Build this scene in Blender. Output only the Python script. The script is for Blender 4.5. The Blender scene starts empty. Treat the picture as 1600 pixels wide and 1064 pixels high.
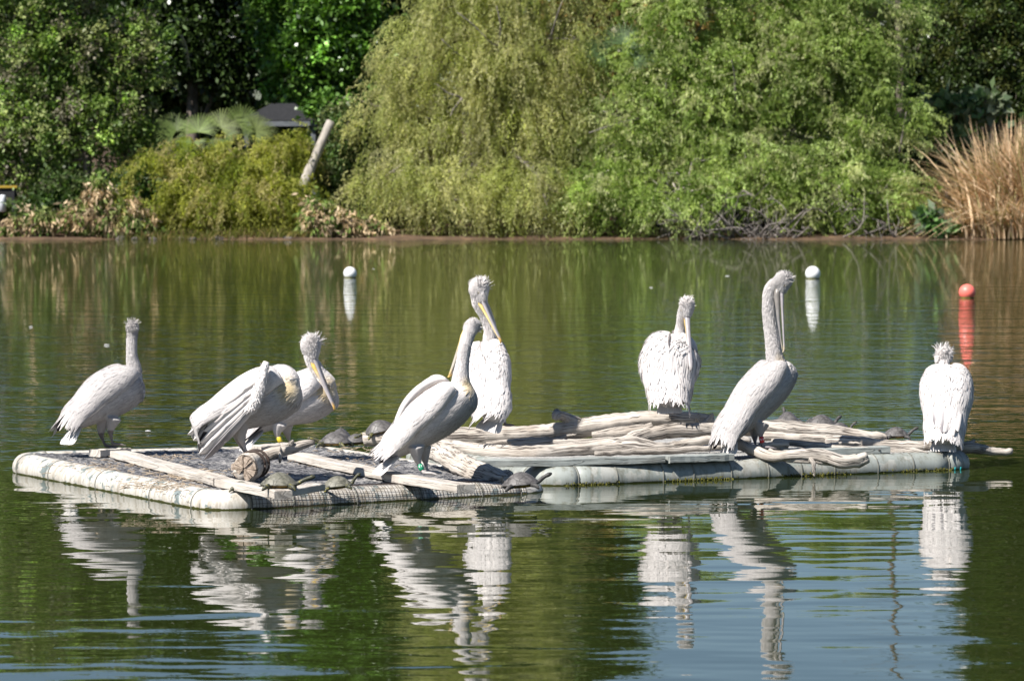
import bpy, math, random
import numpy as np
from mathutils import Vector, Matrix

rng = np.random.default_rng(7)
random.seed(7)
SC = bpy.context.scene
COL = SC.collection

# ------------------------------------------------------------------ camera, sky, sun, exposure
F = 5616.0                      # focal length in pixels of the 1600 px wide photograph
CAM_H = 2.15
PITCH = math.atan((532 - 284) / F)
cam = bpy.data.cameras.new('camera')
cam.sensor_width = 36.0
cam.lens = F / 1600 * 36
cam.clip_start = 0.5
cam.clip_end = 3000
cam.dof.use_dof = True
cam.dof.focus_distance = 25.6
cam.dof.aperture_fstop = 6.5
cam_ob = bpy.data.objects.new('camera', cam)
COL.objects.link(cam_ob)
cam_ob.location = (0, 0, CAM_H)
cam_ob.rotation_euler = (math.pi / 2 - PITCH, 0, 0)
SC.camera = cam_ob

SUN = Vector((-0.48, -0.45, 0.75)).normalized()      # direction towards the sun
w = bpy.data.worlds.new('World')
SC.world = w
w.use_nodes = True
nt = w.node_tree
sky = nt.nodes.new('ShaderNodeTexSky')
sky.sky_type = 'NISHITA'
sky.sun_disc = False
sky.sun_elevation = math.asin(SUN.z)
sky.sun_rotation = math.atan2(SUN.x, SUN.y)
sky.air_density = 1.0
sky.dust_density = 0.0
sky.ozone_density = 2.5
sky.altitude = 1200
nt.nodes['Background'].inputs['Strength'].default_value = 0.052
nt.links.new(sky.outputs[0], nt.nodes['Background'].inputs['Color'])
sl = bpy.data.lights.new('sun', 'SUN')
sl.energy = 5.0
sl.angle = math.radians(0.53)
sl.color = (1.0, 0.955, 0.9)
so = bpy.data.objects.new('sun', sl)
COL.objects.link(so)
so.rotation_euler = SUN.to_track_quat('Z', 'Y').to_euler()
SC.view_settings.view_transform = 'Standard'
SC.view_settings.look = 'None'
SC.view_settings.exposure = 0.92
SC.view_settings.gamma = 1.0
SC.view_settings.use_curve_mapping = False
SC.cycles.max_bounces = 8
SC.cycles.transparent_max_bounces = 8


# ------------------------------------------------------------------ helpers
def W(px, py, Y):
    """point of the place seen at photograph pixel (px, py), Y metres ahead of the camera"""
    u = (px - 800) / F
    v = (532 - py) / F
    dy = math.cos(PITCH) + v * math.sin(PITCH)
    dz = -math.sin(PITCH) + v * math.cos(PITCH)
    k = Y / dy
    return np.array((u * k, Y, CAM_H + dz * k))


def WZ(px, py, z):
    """point at height z seen at a pixel"""
    v = (532 - py) / F
    dy = math.cos(PITCH) + v * math.sin(PITCH)
    dz = -math.sin(PITCH) + v * math.cos(PITCH)
    k = (z - CAM_H) / dz
    return np.array(((px - 800) / F * k, dy * k, z))


def nrm(a):
    a = np.asarray(a, float)
    return a / np.maximum(np.linalg.norm(a, axis=-1, keepdims=True), 1e-9)


def mk(name, V, P, mat, parent=None, col=None, uv=None, smooth=True, kind=None):
    """one mesh object; P is an (M,k) array or a list of arrays/tuples of vertex ids"""
    V = np.asarray(V, np.float32).reshape(-1, 3)
    me = bpy.data.meshes.new(name)
    if isinstance(P, np.ndarray):
        loops = P.reshape(-1)
        sizes = np.full(len(P), P.shape[1])
    else:
        sizes = np.array([len(p) for p in P])
        loops = np.concatenate([np.asarray(p) for p in P])
    starts = np.concatenate(([0], np.cumsum(sizes)[:-1]))
    me.vertices.add(len(V))
    me.vertices.foreach_set('co', V.reshape(-1))
    me.loops.add(len(loops))
    me.loops.foreach_set('vertex_index', loops.astype(np.int32))
    me.polygons.add(len(sizes))
    me.polygons.foreach_set('loop_start', starts.astype(np.int32))
    me.polygons.foreach_set('loop_total', sizes.astype(np.int32))
    me.polygons.foreach_set('use_smooth', np.full(len(sizes), smooth))
    if col is not None:
        c = np.ones((len(V), 4), np.float32)
        c[:, :3] = col
        a = me.attributes.new('Col', 'FLOAT_COLOR', 'POINT')
        a.data.foreach_set('color', c.reshape(-1))
    if uv is not None:
        uv = np.asarray(uv, np.float32)
        l = me.uv_layers.new(name='UVMap')
        l.data.foreach_set('uv', uv[loops].reshape(-1))
    me.update(calc_edges=True)
    me.validate()
    if mat is not None:
        me.materials.append(mat)
    o = bpy.data.objects.new(name, me)
    COL.objects.link(o)
    if parent is not None:
        put(o, parent)
    if kind:
        o['kind'] = kind
    return o


def put(o, parent):
    """parent a piece whose mesh is in world coordinates"""
    o.parent = parent
    o.matrix_parent_inverse = parent.matrix_basis.inverted()


def tag(o, label, cat, group=None):
    o['label'] = label
    o['category'] = cat
    if group:
        o['group'] = group
    return o


def thing(name, loc, label, cat, group=None):
    o = bpy.data.objects.new(name, None)
    o.empty_display_size = 0.1
    o.location = tuple(float(v) for v in loc)
    COL.objects.link(o)
    return tag(o, label, cat, group)


class Acc:
    """accumulates pieces of one mesh"""
    def __init__(self):
        self.V, self.P, self.C, self.U, self.n = [], [], [], [], 0

    def add(self, V, P, col=None, uv=None):
        V = np.asarray(V, float).reshape(-1, 3)
        self.V.append(V)
        for p in P:
            self.P.append(np.asarray(p) + self.n)
        if col is not None:
            c = np.broadcast_to(np.asarray(col, float), (len(V), 3))
            self.C.append(c)
        if uv is not None:
            self.U.append(np.asarray(uv, float))
        self.n += len(V)

    def build(self, name, mat, parent=None, smooth=True, kind=None):
        return mk(name, np.concatenate(self.V), self.P, mat, parent,
                  np.concatenate(self.C) if self.C else None,
                  np.concatenate(self.U) if self.U else None, smooth, kind)


def catmull(pts, n):
    pts = np.asarray(pts, float)
    m = len(pts)
    ext = np.vstack((2 * pts[0] - pts[1], pts, 2 * pts[-1] - pts[-2]))
    t = np.linspace(0, m - 1, n)
    i = np.minimum(t.astype(int), m - 2)
    f = (t - i)[:, None]
    p0, p1, p2, p3 = ext[i], ext[i + 1], ext[i + 2], ext[i + 3]
    return 0.5 * (2 * p1 + (p2 - p0) * f + (2 * p0 - 5 * p1 + 4 * p2 - p3) * f ** 2 + (3 * p1 - p0 - 3 * p2 + p3) * f ** 3)


def ring_polys(m, n, caps=True):
    """m rings of n verts, then two cap centres at m*n and m*n+1"""
    P = []
    for i in range(m - 1):
        for j in range(n):
            k = (j + 1) % n
            P.append((i * n + j, i * n + k, (i + 1) * n + k, (i + 1) * n + j))
    if caps:
        a, b = m * n, m * n + 1
        for j in range(n):
            k = (j + 1) % n
            P.append((a, k, j))
            P.append((b, (m - 1) * n + j, (m - 1) * n + k))
    return P


def frames(C, hint=(0, 0, 1)):
    """tangent, side, up for each point of a polyline (parallel transport)"""
    T = nrm(np.gradient(C, axis=0))
    U = np.zeros_like(T)
    h = np.array(hint, float)
    if abs(np.dot(nrm(h), T[0])) > 0.97:
        h = np.array((1.0, 0.2, 0.1))
    u = nrm(h - T[0] * np.dot(h, T[0]))
    for i in range(len(T)):
        u = nrm(u - T[i] * np.dot(u, T[i]))
        U[i] = u
    return T, np.cross(U, T), U


def tube(C, R, n=8, wob=0.0, flat=1.0, hint=(0, 0, 1), caps=True, seed=0, groove=0.0):
    """tapered tube as (verts, polys, uv)"""
    C = np.asarray(C, float)
    R = np.broadcast_to(np.asarray(R, float), (len(C),)).copy()
    T, S, U = frames(C, hint)
    r_ = np.random.default_rng(seed)
    a = np.linspace(0, 2 * math.pi, n, endpoint=False)
    m = len(C)
    prof = np.ones((m, n))
    if wob:
        ph = r_.uniform(0, 6.28, 5)
        s = np.linspace(0, 1, m)[:, None]
        prof += wob * (np.sin(2 * a + ph[0] + 3 * s) * 0.6 + np.sin(3 * a + ph[1] - 5 * s) * 0.5 + np.sin(9 * s + ph[2]) * 0.5 + np.sin(17 * s + 2 * a + ph[3]) * .35)
        prof += r_.normal(0, wob * 0.18, (m, n))
    if groove:
        gj = r_.normal(0, 1, n)
        prof += groove * np.broadcast_to(gj, (m, n))
    V = C[:, None, :] + (np.cos(a)[None, :, None] * S[:, None, :] + flat * np.sin(a)[None, :, None] * U[:, None, :]) * (R[:, None] * prof)[:, :, None]
    ln = np.concatenate(([0], np.cumsum(np.linalg.norm(np.diff(C, axis=0), axis=1))))
    uv = np.stack((np.broadcast_to(np.abs(a - math.pi)[None, :], (m, n)), np.broadcast_to(ln[:, None], (m, n))), -1).reshape(-1, 2)
    V = V.reshape(-1, 3)
    if caps:
        V = np.vstack((V, C[0] - T[0] * R[0] * 0.15, C[-1] + T[-1] * R[-1] * 0.15))
        uv = np.vstack((uv, uv[0], uv[-3 if len(uv) > 3 else -1]))
    return V, ring_polys(m, n, caps), uv


def box(c, half, ax=((1, 0, 0), (0, 1, 0), (0, 0, 1)), bev=0.0):
    """bevelled box"""
    c = np.asarray(c, float)
    ax = np.asarray(ax, float)
    hx, hy, hz = half
    if bev <= 0:
        s = [(-1, -1, -1), (1, -1, -1), (1, 1, -1), (-1, 1, -1), (-1, -1, 1), (1, -1, 1), (1, 1, 1), (-1, 1, 1)]
        V = [c + ax[0] * x * hx + ax[1] * y * hy + ax[2] * z * hz for x, y, z in s]
        return V, [(0, 3, 2, 1), (4, 5, 6, 7), (0, 1, 5, 4), (1, 2, 6, 5), (2, 3, 7, 6), (3, 0, 4, 7)]
    V, P = [], []
    rings = [(-hz, bev), (-hz + bev, 0), (hz - bev, 0), (hz, bev)]
    for z, b in rings:
        x, y = hx - b, hy - b
        q = bev
        for px, py in ((-x + q, -y), (x - q, -y), (x, -y + q), (x, y - q), (x - q, y), (-x + q, y), (-x, y - q), (-x, -y + q)):
            V.append(c + ax[0] * px + ax[1] * py + ax[2] * z)
    for i in range(3):
        for j in range(8):
            k = (j + 1) % 8
            P.append((i * 8 + j, i * 8 + k, (i + 1) * 8 + k, (i + 1) * 8 + j))
    P.append(tuple(range(7, -1, -1)))
    P.append(tuple(range(24, 32)))
    return V, P


# ------------------------------------------------------------------ materials
def new_mat(name):
    m = bpy.data.materials.new(name)
    m.use_nodes = True
    return m, m.node_tree.nodes, m.node_tree.links, m.node_tree.nodes['Principled BSDF']


def ramp(nodes, stops, interp='LINEAR'):
    r = nodes.new('ShaderNodeValToRGB')
    r.color_ramp.interpolation = interp
    e = r.color_ramp.elements
    e[0].position, e[0].color = stops[0][0], (*stops[0][1], 1)
    e[1].position, e[1].color = stops[-1][0], (*stops[-1][1], 1)
    for p, c in stops[1:-1]:
        x = e.new(p)
        x.color = (*c, 1)
    return r


def noise(nodes, links, scale, detail=4, rough=0.55, coord='Object', stretch=None, dist=0.0):
    tc = nodes.new('ShaderNodeTexCoord')
    n = nodes.new('ShaderNodeTexNoise')
    n.inputs['Scale'].default_value = scale
    n.inputs['Detail'].default_value = detail
    n.inputs['Roughness'].default_value = rough
    n.inputs['Distortion'].default_value = dist
    if stretch is not None:
        mp = nodes.new('ShaderNodeMapping')
        mp.inputs['Scale'].default_value = stretch
        links.new(tc.outputs[coord], mp.inputs[0])
        links.new(mp.outputs[0], n.inputs['Vector'])
    else:
        links.new(tc.outputs[coord], n.inputs['Vector'])
    return n


def mixc(nodes, links, a, b, fac, mode='MIX'):
    m = nodes.new('ShaderNodeMix')
    m.data_type = 'RGBA'
    m.blend_type = mode
    for s, v in ((m.inputs[6], a), (m.inputs[7], b), (m.inputs[0], fac)):
        if hasattr(v, 'links') or hasattr(v, 'is_output'):
            links.new(v, s)
        elif isinstance(v, (int, float)):
            s.default_value = v
        else:
            s.default_value = (*v, 1)
    return m.outputs[2]


def bump(nodes, links, h, strength, dist, bsdf):
    b = nodes.new('ShaderNodeBump')
    b.inputs['Strength'].default_value = strength
    b.inputs['Distance'].default_value = dist
    links.new(h, b.inputs['Height'])
    links.new(b.outputs[0], bsdf.inputs['Normal'])
    return b


def simple_mat(name, stops, scale=8, rough=0.7, bmp=0.0, bdist=0.01, detail=5, stretch=None, coord='Object', spec=0.3):
    m, N, L, B = new_mat(name)
    n = noise(N, L, scale, detail, 0.6, coord, stretch)
    r = ramp(N, stops)
    L.new(n.outputs[0], r.inputs[0])
    L.new(r.outputs[0], B.inputs['Base Color'])
    B.inputs['Roughness'].default_value = rough
    B.inputs['Specular IOR Level'].default_value = spec
    if bmp:
        bump(N, L, n.outputs[0], bmp, bdist, B)
    return m


def leaf_mat(name, transl=0.45, rough=0.5, spec=0.35):
    m, N, L, B = new_mat(name)
    at = N.new('ShaderNodeAttribute')
    at.attribute_name = 'Col'
    L.new(at.outputs['Color'], B.inputs['Base Color'])
    B.inputs['Roughness'].default_value = rough
    B.inputs['Specular IOR Level'].default_value = spec
    t = N.new('ShaderNodeBsdfTranslucent')
    hs = N.new('ShaderNodeHueSaturation')
    hs.inputs['Saturation'].default_value = 1.15
    hs.inputs['Value'].default_value = 1.45
    L.new(at.outputs['Color'], hs.inputs['Color'])
    L.new(hs.outputs[0], t.inputs['Color'])
    mx = N.new('ShaderNodeMixShader')
    mx.inputs[0].default_value = transl
    L.new(B.outputs[0], mx.inputs[1])
    L.new(t.outputs[0], mx.inputs[2])
    L.new(mx.outputs[0], N['Material Output'].inputs['Surface'])
    return m


def feather_mat():
    m, N, L, B = new_mat('plumage')
    at = N.new('ShaderNodeAttribute')
    at.attribute_name = 'Col'
    n = noise(N, L, 60, 3, 0.6)
    r = ramp(N, [(0.3, (0.9, 0.89, 0.9)), (0.6, (1, 1, 1))])
    L.new(n.outputs[0], r.inputs[0])
    c = mixc(N, L, at.outputs['Color'], r.outputs[0], 1.0, 'MULTIPLY')
    L.new(c, B.inputs['Base Color'])
    B.inputs['Roughness'].default_value = 0.75
    B.inputs['Specular IOR Level'].default_value = 0.15
    B.inputs['Sheen Weight'].default_value = 0.1
    return m


def wood_mat(name, light, mid, dark, lenscale=1.0, crack=0.5):
    """weathered wood: grain runs along UV.y"""
    m, N, L, B = new_mat(name)
    g = noise(N, L, 3.0, 7, 0.65, 'UV', (1.5, 1.3 * lenscale, 1), 0.4)
    r = ramp(N, [(0.28, dark), (0.41, mid), (0.56, light)])
    L.new(g.outputs[0], r.inputs[0])
    n2 = noise(N, L, 4.0, 4, 0.6)
    r2 = ramp(N, [(0.32, (0.78, 0.75, 0.72)), (0.55, (1, 1, 1))])
    L.new(n2.outputs[0], r2.inputs[0])
    c = mixc(N, L, r.outputs[0], r2.outputs[0], 1.0, 'MULTIPLY')
    g2 = noise(N, L, 3.4, 3, 0.5, 'UV', (0.75, 0.55 * lenscale, 1), 0.5)
    r3 = ramp(N, [(0.465, (0, 0, 0)), (0.492, (1, 1, 1)), (0.508, (1, 1, 1)), (0.535, (0, 0, 0))])
    L.new(g2.outputs[0], r3.inputs[0])
    n4 = noise(N, L, 5, 2, 0.5)
    r4 = ramp(N, [(0.36, (0, 0, 0)), (0.46, (1, 1, 1))])
    L.new(n4.outputs[0], r4.inputs[0])
    mm = N.new('ShaderNodeMath')
    mm.operation = 'MULTIPLY'
    L.new(r3.outputs[0], mm.inputs[0])
    L.new(r4.outputs[0], mm.inputs[1])
    m2 = N.new('ShaderNodeMath')
    m2.operation = 'MULTIPLY'
    m2.inputs[1].default_value = crack
    L.new(mm.outputs[0], m2.inputs[0])
    c2 = mixc(N, L, c, (0.05, 0.04, 0.035), m2.outputs[0])
    L.new(c2, B.inputs['Base Color'])
    B.inputs['Roughness'].default_value = 0.85
    B.inputs['Specular IOR Level'].default_value = 0.15
    sub = N.new('ShaderNodeMath')
    sub.operation = 'SUBTRACT'
    L.new(g.outputs[0], sub.inputs[0])
    L.new(m2.outputs[0], sub.inputs[1])
    bump(N, L, sub.outputs[0], 0.7, 0.008, B)
    return m


M = {}
M['plumage'] = feather_mat()
M['bill'] = None
m, N, L, B = new_mat('bill_horn')
at = N.new('ShaderNodeAttribute'); at.attribute_name = 'Col'
n = noise(N, L, 30, 3, 0.6)
r = ramp(N, [(0.3, (0.75, 0.75, 0.75)), (0.7, (1, 1, 1))])
L.new(n.outputs[0], r.inputs[0])
L.new(mixc(N, L, at.outputs['Color'], r.outputs[0], 1.0, 'MULTIPLY'), B.inputs['Base Color'])
B.inputs['Roughness'].default_value = 0.4
M['bill'] = m
m, N, L, B = new_mat('eye'); B.inputs['Roughness'].default_value = 0.08
at = N.new('ShaderNodeAttribute'); at.attribute_name = 'Col'; L.new(at.outputs['Color'], B.inputs['Base Color'])
M['eye'] = m
for nm, c in (('band_green', (0.01, 0.28, 0.13)), ('band_red', (0.5, 0.02, 0.025)), ('band_yellow', (0.65, 0.5, 0.04)), ('band_grey', (0.35, 0.36, 0.38)), ('band_print', (0.8, 0.8, 0.8))):
    m, N, L, B = new_mat(nm)
    B.inputs['Base Color'].default_value = (*c, 1)
    B.inputs['Roughness'].default_value = 0.45
    M[nm] = m
M['driftwood'] = wood_mat('driftwood', (0.52, 0.475, 0.42), (0.42, 0.375, 0.325), (0.17, 0.14, 0.115), 1.0, 0.9)
M['plank'] = wood_mat('plank_wood', (0.53, 0.49, 0.44), (0.47, 0.43, 0.38), (0.27, 0.235, 0.2), 0.6, 0.45)
M['plank_grey'] = wood_mat('grey_plank_wood', (0.34, 0.36, 0.34), (0.25, 0.27, 0.26), (0.11, 0.12, 0.11), 1.0, 0.5)
M['bark'] = simple_mat('bark', [(0.3, (0.07, 0.055, 0.045)), (0.7, (0.2, 0.165, 0.14))], 6, 0.9, 0.6, 0.03, stretch=(1, 1, 0.25))
M['bark_pale'] = simple_mat('pale_bark', [(0.3, (0.2, 0.18, 0.15)), (0.7, (0.45, 0.41, 0.36))], 6, 0.9, 0.6, 0.03, stretch=(1, 1, 0.25))
M['bark_grey'] = simple_mat('grey_bark', [(0.3, (0.10, 0.085, 0.075)), (0.7, (0.26, 0.23, 0.21))], 6, 0.9, 0.6, 0.03)
M['leaf'] = leaf_mat('leaf', 0.4)
M['leaf_gloss'] = leaf_mat('glossy_leaf', 0.2, 0.35, 0.5)
M['leaf_soft'] = leaf_mat('soft_leaf', 0.58, 0.7, 0.15)
M['dry'] = leaf_mat('dry_blade', 0.3, 0.8, 0.15)


# ------------------------------------------------------------------ ground and water
def ground_z(x, y):
    sh = 133.6 + 0.55 * np.sin(x * 0.35) + 0.35 * np.sin(x * 0.9 + 1.3) + 0.012 * (x < 0) * x
    t = y - sh
    z = np.where(t < 0, np.maximum(-1.6, t * 0.5), np.minimum(0.28 + t * 0.12, 0.28) + np.clip(t, 0, None) * 0.09)
    z = np.where(t > 0, np.minimum(0.005 + t * 0.09, 0.09) + np.clip(t - 1, 0, 40) * 0.05 + np.clip(t - 41, 0, 600) * 0.02, z)
    z = np.where(y < -25, np.minimum(-1.6 + (-25 - y) * 0.2, 1.4), z)
    z = z + 0.06 * np.sin(x * 1.7 + y) * np.sin(y * 1.3 - x * .6) * (t > 0.6)
    return z


xs = np.concatenate((np.linspace(-900, -60, 22), np.linspace(-58, 58, 160), np.linspace(60, 900, 22)))
ys = np.concatenate((np.linspace(-600, -20, 24), np.linspace(-10, 126, 24), np.linspace(128, 160, 90), np.linspace(164, 1500, 26)))
X, Y_ = np.meshgrid(xs, ys)
V = np.stack((X, Y_, ground_z(X, Y_)), -1).reshape(-1, 3)
nx, ny = len(xs), len(ys)
idx = np.arange(nx * ny).reshape(ny, nx)
P = np.stack((idx[:-1, :-1], idx[:-1, 1:], idx[1:, 1:], idx[1:, :-1]), -1).reshape(-1, 4)
M['soil'] = simple_mat('soil', [(0.3, (0.035, 0.024, 0.015)), (0.55, (0.10, 0.062, 0.036)), (0.75, (0.19, 0.115, 0.065))], 1.3, 0.95, 0.7, 0.06, 8)
mk('ground', V, P, M['soil'], kind='structure')


def water_mat():
    m, N, L, B = new_mat('lake_water')
    B.inputs['Base Color'].default_value = (0.017, 0.024, 0.005, 1)
    B.inputs['Roughness'].default_value = 0.015
    B.inputs['IOR'].default_value = 1.333
    tc = N.new('ShaderNodeTexCoord')

    def layer(scale, stretch, rot, detail, amp, dist=0.0):
        mp = N.new('ShaderNodeMapping')
        mp.inputs['Rotation'].default_value = (0, 0, math.radians(rot))
        mp.inputs['Scale'].default_value = stretch
        L.new(tc.outputs['Object'], mp.inputs[0])
        n = N.new('ShaderNodeTexNoise')
        n.inputs['Scale'].default_value = scale
        n.inputs['Detail'].default_value = detail
        n.inputs['Roughness'].default_value = 0.45
        n.inputs['Distortion'].default_value = dist
        L.new(mp.outputs[0], n.inputs['Vector'])
        k = N.new('ShaderNodeMath')
        k.operation = 'MULTIPLY'
        k.inputs[1].default_value = amp
        L.new(n.outputs[0], k.inputs[0])
        return k.outputs[0]

    def add(a, b):
        k = N.new('ShaderNodeMath')
        k.operation = 'ADD'
        L.new(a, k.inputs[0])
        L.new(b, k.inputs[1])
        return k.outputs[0]

    def mul(a, b):
        k = N.new('ShaderNodeMath')
        k.operation = 'MULTIPLY'
        L.new(a, k.inputs[0])
        L.new(b, k.inputs[1])
        return k.outputs[0]
    swell = layer(1.7, (0.45, 1.0, 1), 8, 1.0, 0.0075, 0.4)
    mid = layer(3.8, (0.4, 1.0, 1), -14, 1.5, 0.003)
    rip = layer(6.0, (0.6, 1.0, 1), -8, 2.0, 0.013)
    chop = layer(0.9, (0.5, 1.0, 1), 15, 1.0, 0.03)
    fine = layer(17.0, (0.5, 1.0, 1), 5, 2.0, 0.0016)
    # the open lake is ruffled by wind, the near water lies in the lee
    sp = N.new('ShaderNodeSeparateXYZ')
    L.new(tc.outputs['Object'], sp.inputs[0])
    patch = layer(0.09, (0.6, 1.0, 1), 20, 2.0, 26.0)
    mr = N.new('ShaderNodeMapRange')
    mr.interpolation_type = 'SMOOTHSTEP'
    mr.inputs['From Min'].default_value = 36
    mr.inputs['From Max'].default_value = 52
    mr.inputs['To Min'].default_value = 0.035
    mr.inputs['To Max'].default_value = 1.25
    L.new(add(sp.outputs['Y'], patch), mr.inputs['Value'])
    pr = mr
    swell = add(swell, mid)
    h = add(swell, mul(add(add(rip, chop), fine), pr.outputs[0]))
    bump(N, L, h, 1.0, 1.0, B)
    return m


M['water'] = water_mat()
wx = np.linspace(-700, 700, 15)
wy = np.linspace(-60, 140, 5)
X, Y_ = np.meshgrid(wx, wy)
V = np.stack((X, Y_, X * 0), -1).reshape(-1, 3)
idx = np.arange(len(wx) * len(wy)).reshape(len(wy), len(wx))
P = np.stack((idx[:-1, :-1], idx[:-1, 1:], idx[1:, 1:], idx[1:, :-1]), -1).reshape(-1, 4)
mk('lake_water', V, P, M['water'], kind='structure')


# ------------------------------------------------------------------ vegetation on the far bank
def palette(n, cols, jit=0.18):
    cols = np.asarray(cols, float)
    k = rng.integers(0, len(cols), n)
    c = cols[k] * np.exp(rng.normal(0, jit, (n, 1)))
    return np.clip(c, 0, 1)


def leaf_mesh(Pc, ax, Ln, Wd, cols):
    """diamond leaves: base, side, tip, side with a slight fold"""
    n = len(Pc)
    ax = nrm(ax)
    s = nrm(np.cross(ax, rng.normal(size=(n, 3))))
    nn = np.cross(ax, s)
    Ln = np.broadcast_to(np.asarray(Ln, float), (n,))[:, None]
    Wd = np.broadcast_to(np.asarray(Wd, float), (n,))[:, None]
    mid = Pc + ax * Ln * 0.45
    V = np.stack((Pc, mid + s * Wd * 0.5 + nn * Wd * 0.12, Pc + ax * Ln, mid - s * Wd * 0.5 + nn * Wd * 0.12), 1).reshape(-1, 3)
    Pq = np.arange(4 * n).reshape(n, 4)
    return V, Pq, np.repeat(cols, 4, 0)


def blobs_world(blobs, Y, depth=0.8):
    out = []
    for b in blobs:
        px, py, rx, rz = b[:4]
        dy = b[4] if len(b) > 4 else 0.0
        c = W(px, py, Y + dy)
        s = F / (Y + dy)
        out.append((c, np.array((rx / s, min(rx, rz) / s * depth, rz / s))))
    return out


def clumps(bl, n, shell=0.45, front=0.6):
    vol = np.array([b[1][0] * b[1][2] for b in bl])
    k = rng.choice(len(bl), n, p=vol / vol.sum())
    d = nrm(rng.normal(size=(n, 3)))
    fl = rng.random(n) < front
    d[:, 1] = np.where(fl, -np.abs(d[:, 1]), d[:, 1])
    r = (rng.random(n) ** shell)[:, None]
    c = np.array([bl[i][0] for i in k])
    R = np.array([bl[i][1] for i in k])
    return c + d * r * R, d, k


def limb_set(acc, base, bl, r0, cl=None, ntw=60, lean=(0, 0), fork=0.35):
    """trunk and limbs reaching into the crown blobs, plus twigs to some leaf clumps"""
    cen = np.mean([b[0] for b in bl], 0)
    top = np.array((base[0] + lean[0], base[1] + lean[1] + 0.3, max(b[0][2] for b in bl)))
    tr = catmull([base - np.array((0, 0, .3)), base + (top - base) * 0.3 + rng.normal(0, .12, 3), base + (top - base) * 0.65 + rng.normal(0, .25, 3), top], 14)
    v, p, _ = tube(tr, np.linspace(r0, r0 * 0.25, 14), 8, 0.1)
    acc.add(v, p)
    for c, R in bl:
        f = np.clip(rng.uniform(fork, fork + 0.4), 0.1, 0.9)
        s = tr[int(f * 13)]
        if c[2] < s[2]:
            s = tr[max(1, int(0.25 * 13))]
        e = c + rng.normal(0, 0.25, 3) * R
        md = (s + e) / 2 + np.array((0, 0, 0.35)) + rng.normal(0, .2, 3)
        q = catmull([s, md, e], 9)
        v, p, _ = tube(q, np.linspace(r0 * 0.42, r0 * 0.12, 9), 6, 0.08)
        acc.add(v, p)
        for _ in range(4):
            a = q[rng.integers(4, 9)]
            e2 = c + nrm(rng.normal(size=3)) * R * rng.uniform(.6, 1.0)
            v, p, _ = tube(catmull([a, (a + e2) / 2 + rng.normal(0, .2, 3), e2], 6), np.linspace(r0 * 0.14, 0.012, 6), 5)
            acc.add(v, p)
    if cl is not None:
        cc, kk = cl
        for i in rng.choice(len(cc), min(ntw, len(cc)), replace=False):
            c = bl[kk[i]][0]
            a = c + (cc[i] - c) * 0.25
            v, p, _ = tube(catmull([a, (a + cc[i]) / 2 + rng.normal(0, .15, 3), cc[i] + rng.normal(0, .1, 3)], 5), np.linspace(0.035, 0.01, 5), 4)
            acc.add(v, p)


def broadleaf(name, label, cat, basepx, Y, blobs, nclump, per, cr, Ln, Wd, cols, mat='leaf', bark='bark', r0=0.28, droop=0.2, group=None, shell=0.45, ntw=80, front=0.6, cjit=0.25, lean=(0, 0)):
    per = int(per * 1.35)
    Ln, Wd = Ln * 1.45, Wd * 1.6
    bx = (basepx - 800) / F * Y
    base = np.array((bx, Y, float(ground_z(np.array(bx), np.array(Y)))))
    bl = blobs_world(blobs, Y)
    t = thing(name, base, label, cat, group)
    cc, d, k = clumps(bl, nclump, shell, front)
    acc = Acc()
    limb_set(acc, base, bl, r0, (cc, k), ntw, lean)
    acc.build('trunk', M[bark], t)
    pos = np.repeat(cc, per, 0) + rng.normal(0, 1, (nclump * per, 3)) * cr * rng.uniform(.5, 1.3, (nclump * per, 1))
    ax = nrm(np.repeat(d, per, 0) * 0.7 + rng.normal(0, .75, (nclump * per, 3)) - np.array((0, 0, droop)))
    cl = palette(nclump, cols, cjit)
    col = np.repeat(cl, per, 0) * np.exp(rng.normal(0, .22, (nclump * per, 1)))
    keep = pos[:, 2] > ground_z(pos[:, 0], pos[:, 1]) * (pos[:, 1] > 133) + 0.02
    n = int(keep.sum())
    v, p, c = leaf_mesh(pos[keep], ax[keep], Ln * rng.uniform(.6, 1.3, n), Wd * rng.uniform(.7, 1.2, n), np.clip(col[keep], 0, 1))
    mk('crown', v, p, M[mat], t, c)
    return t


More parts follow.
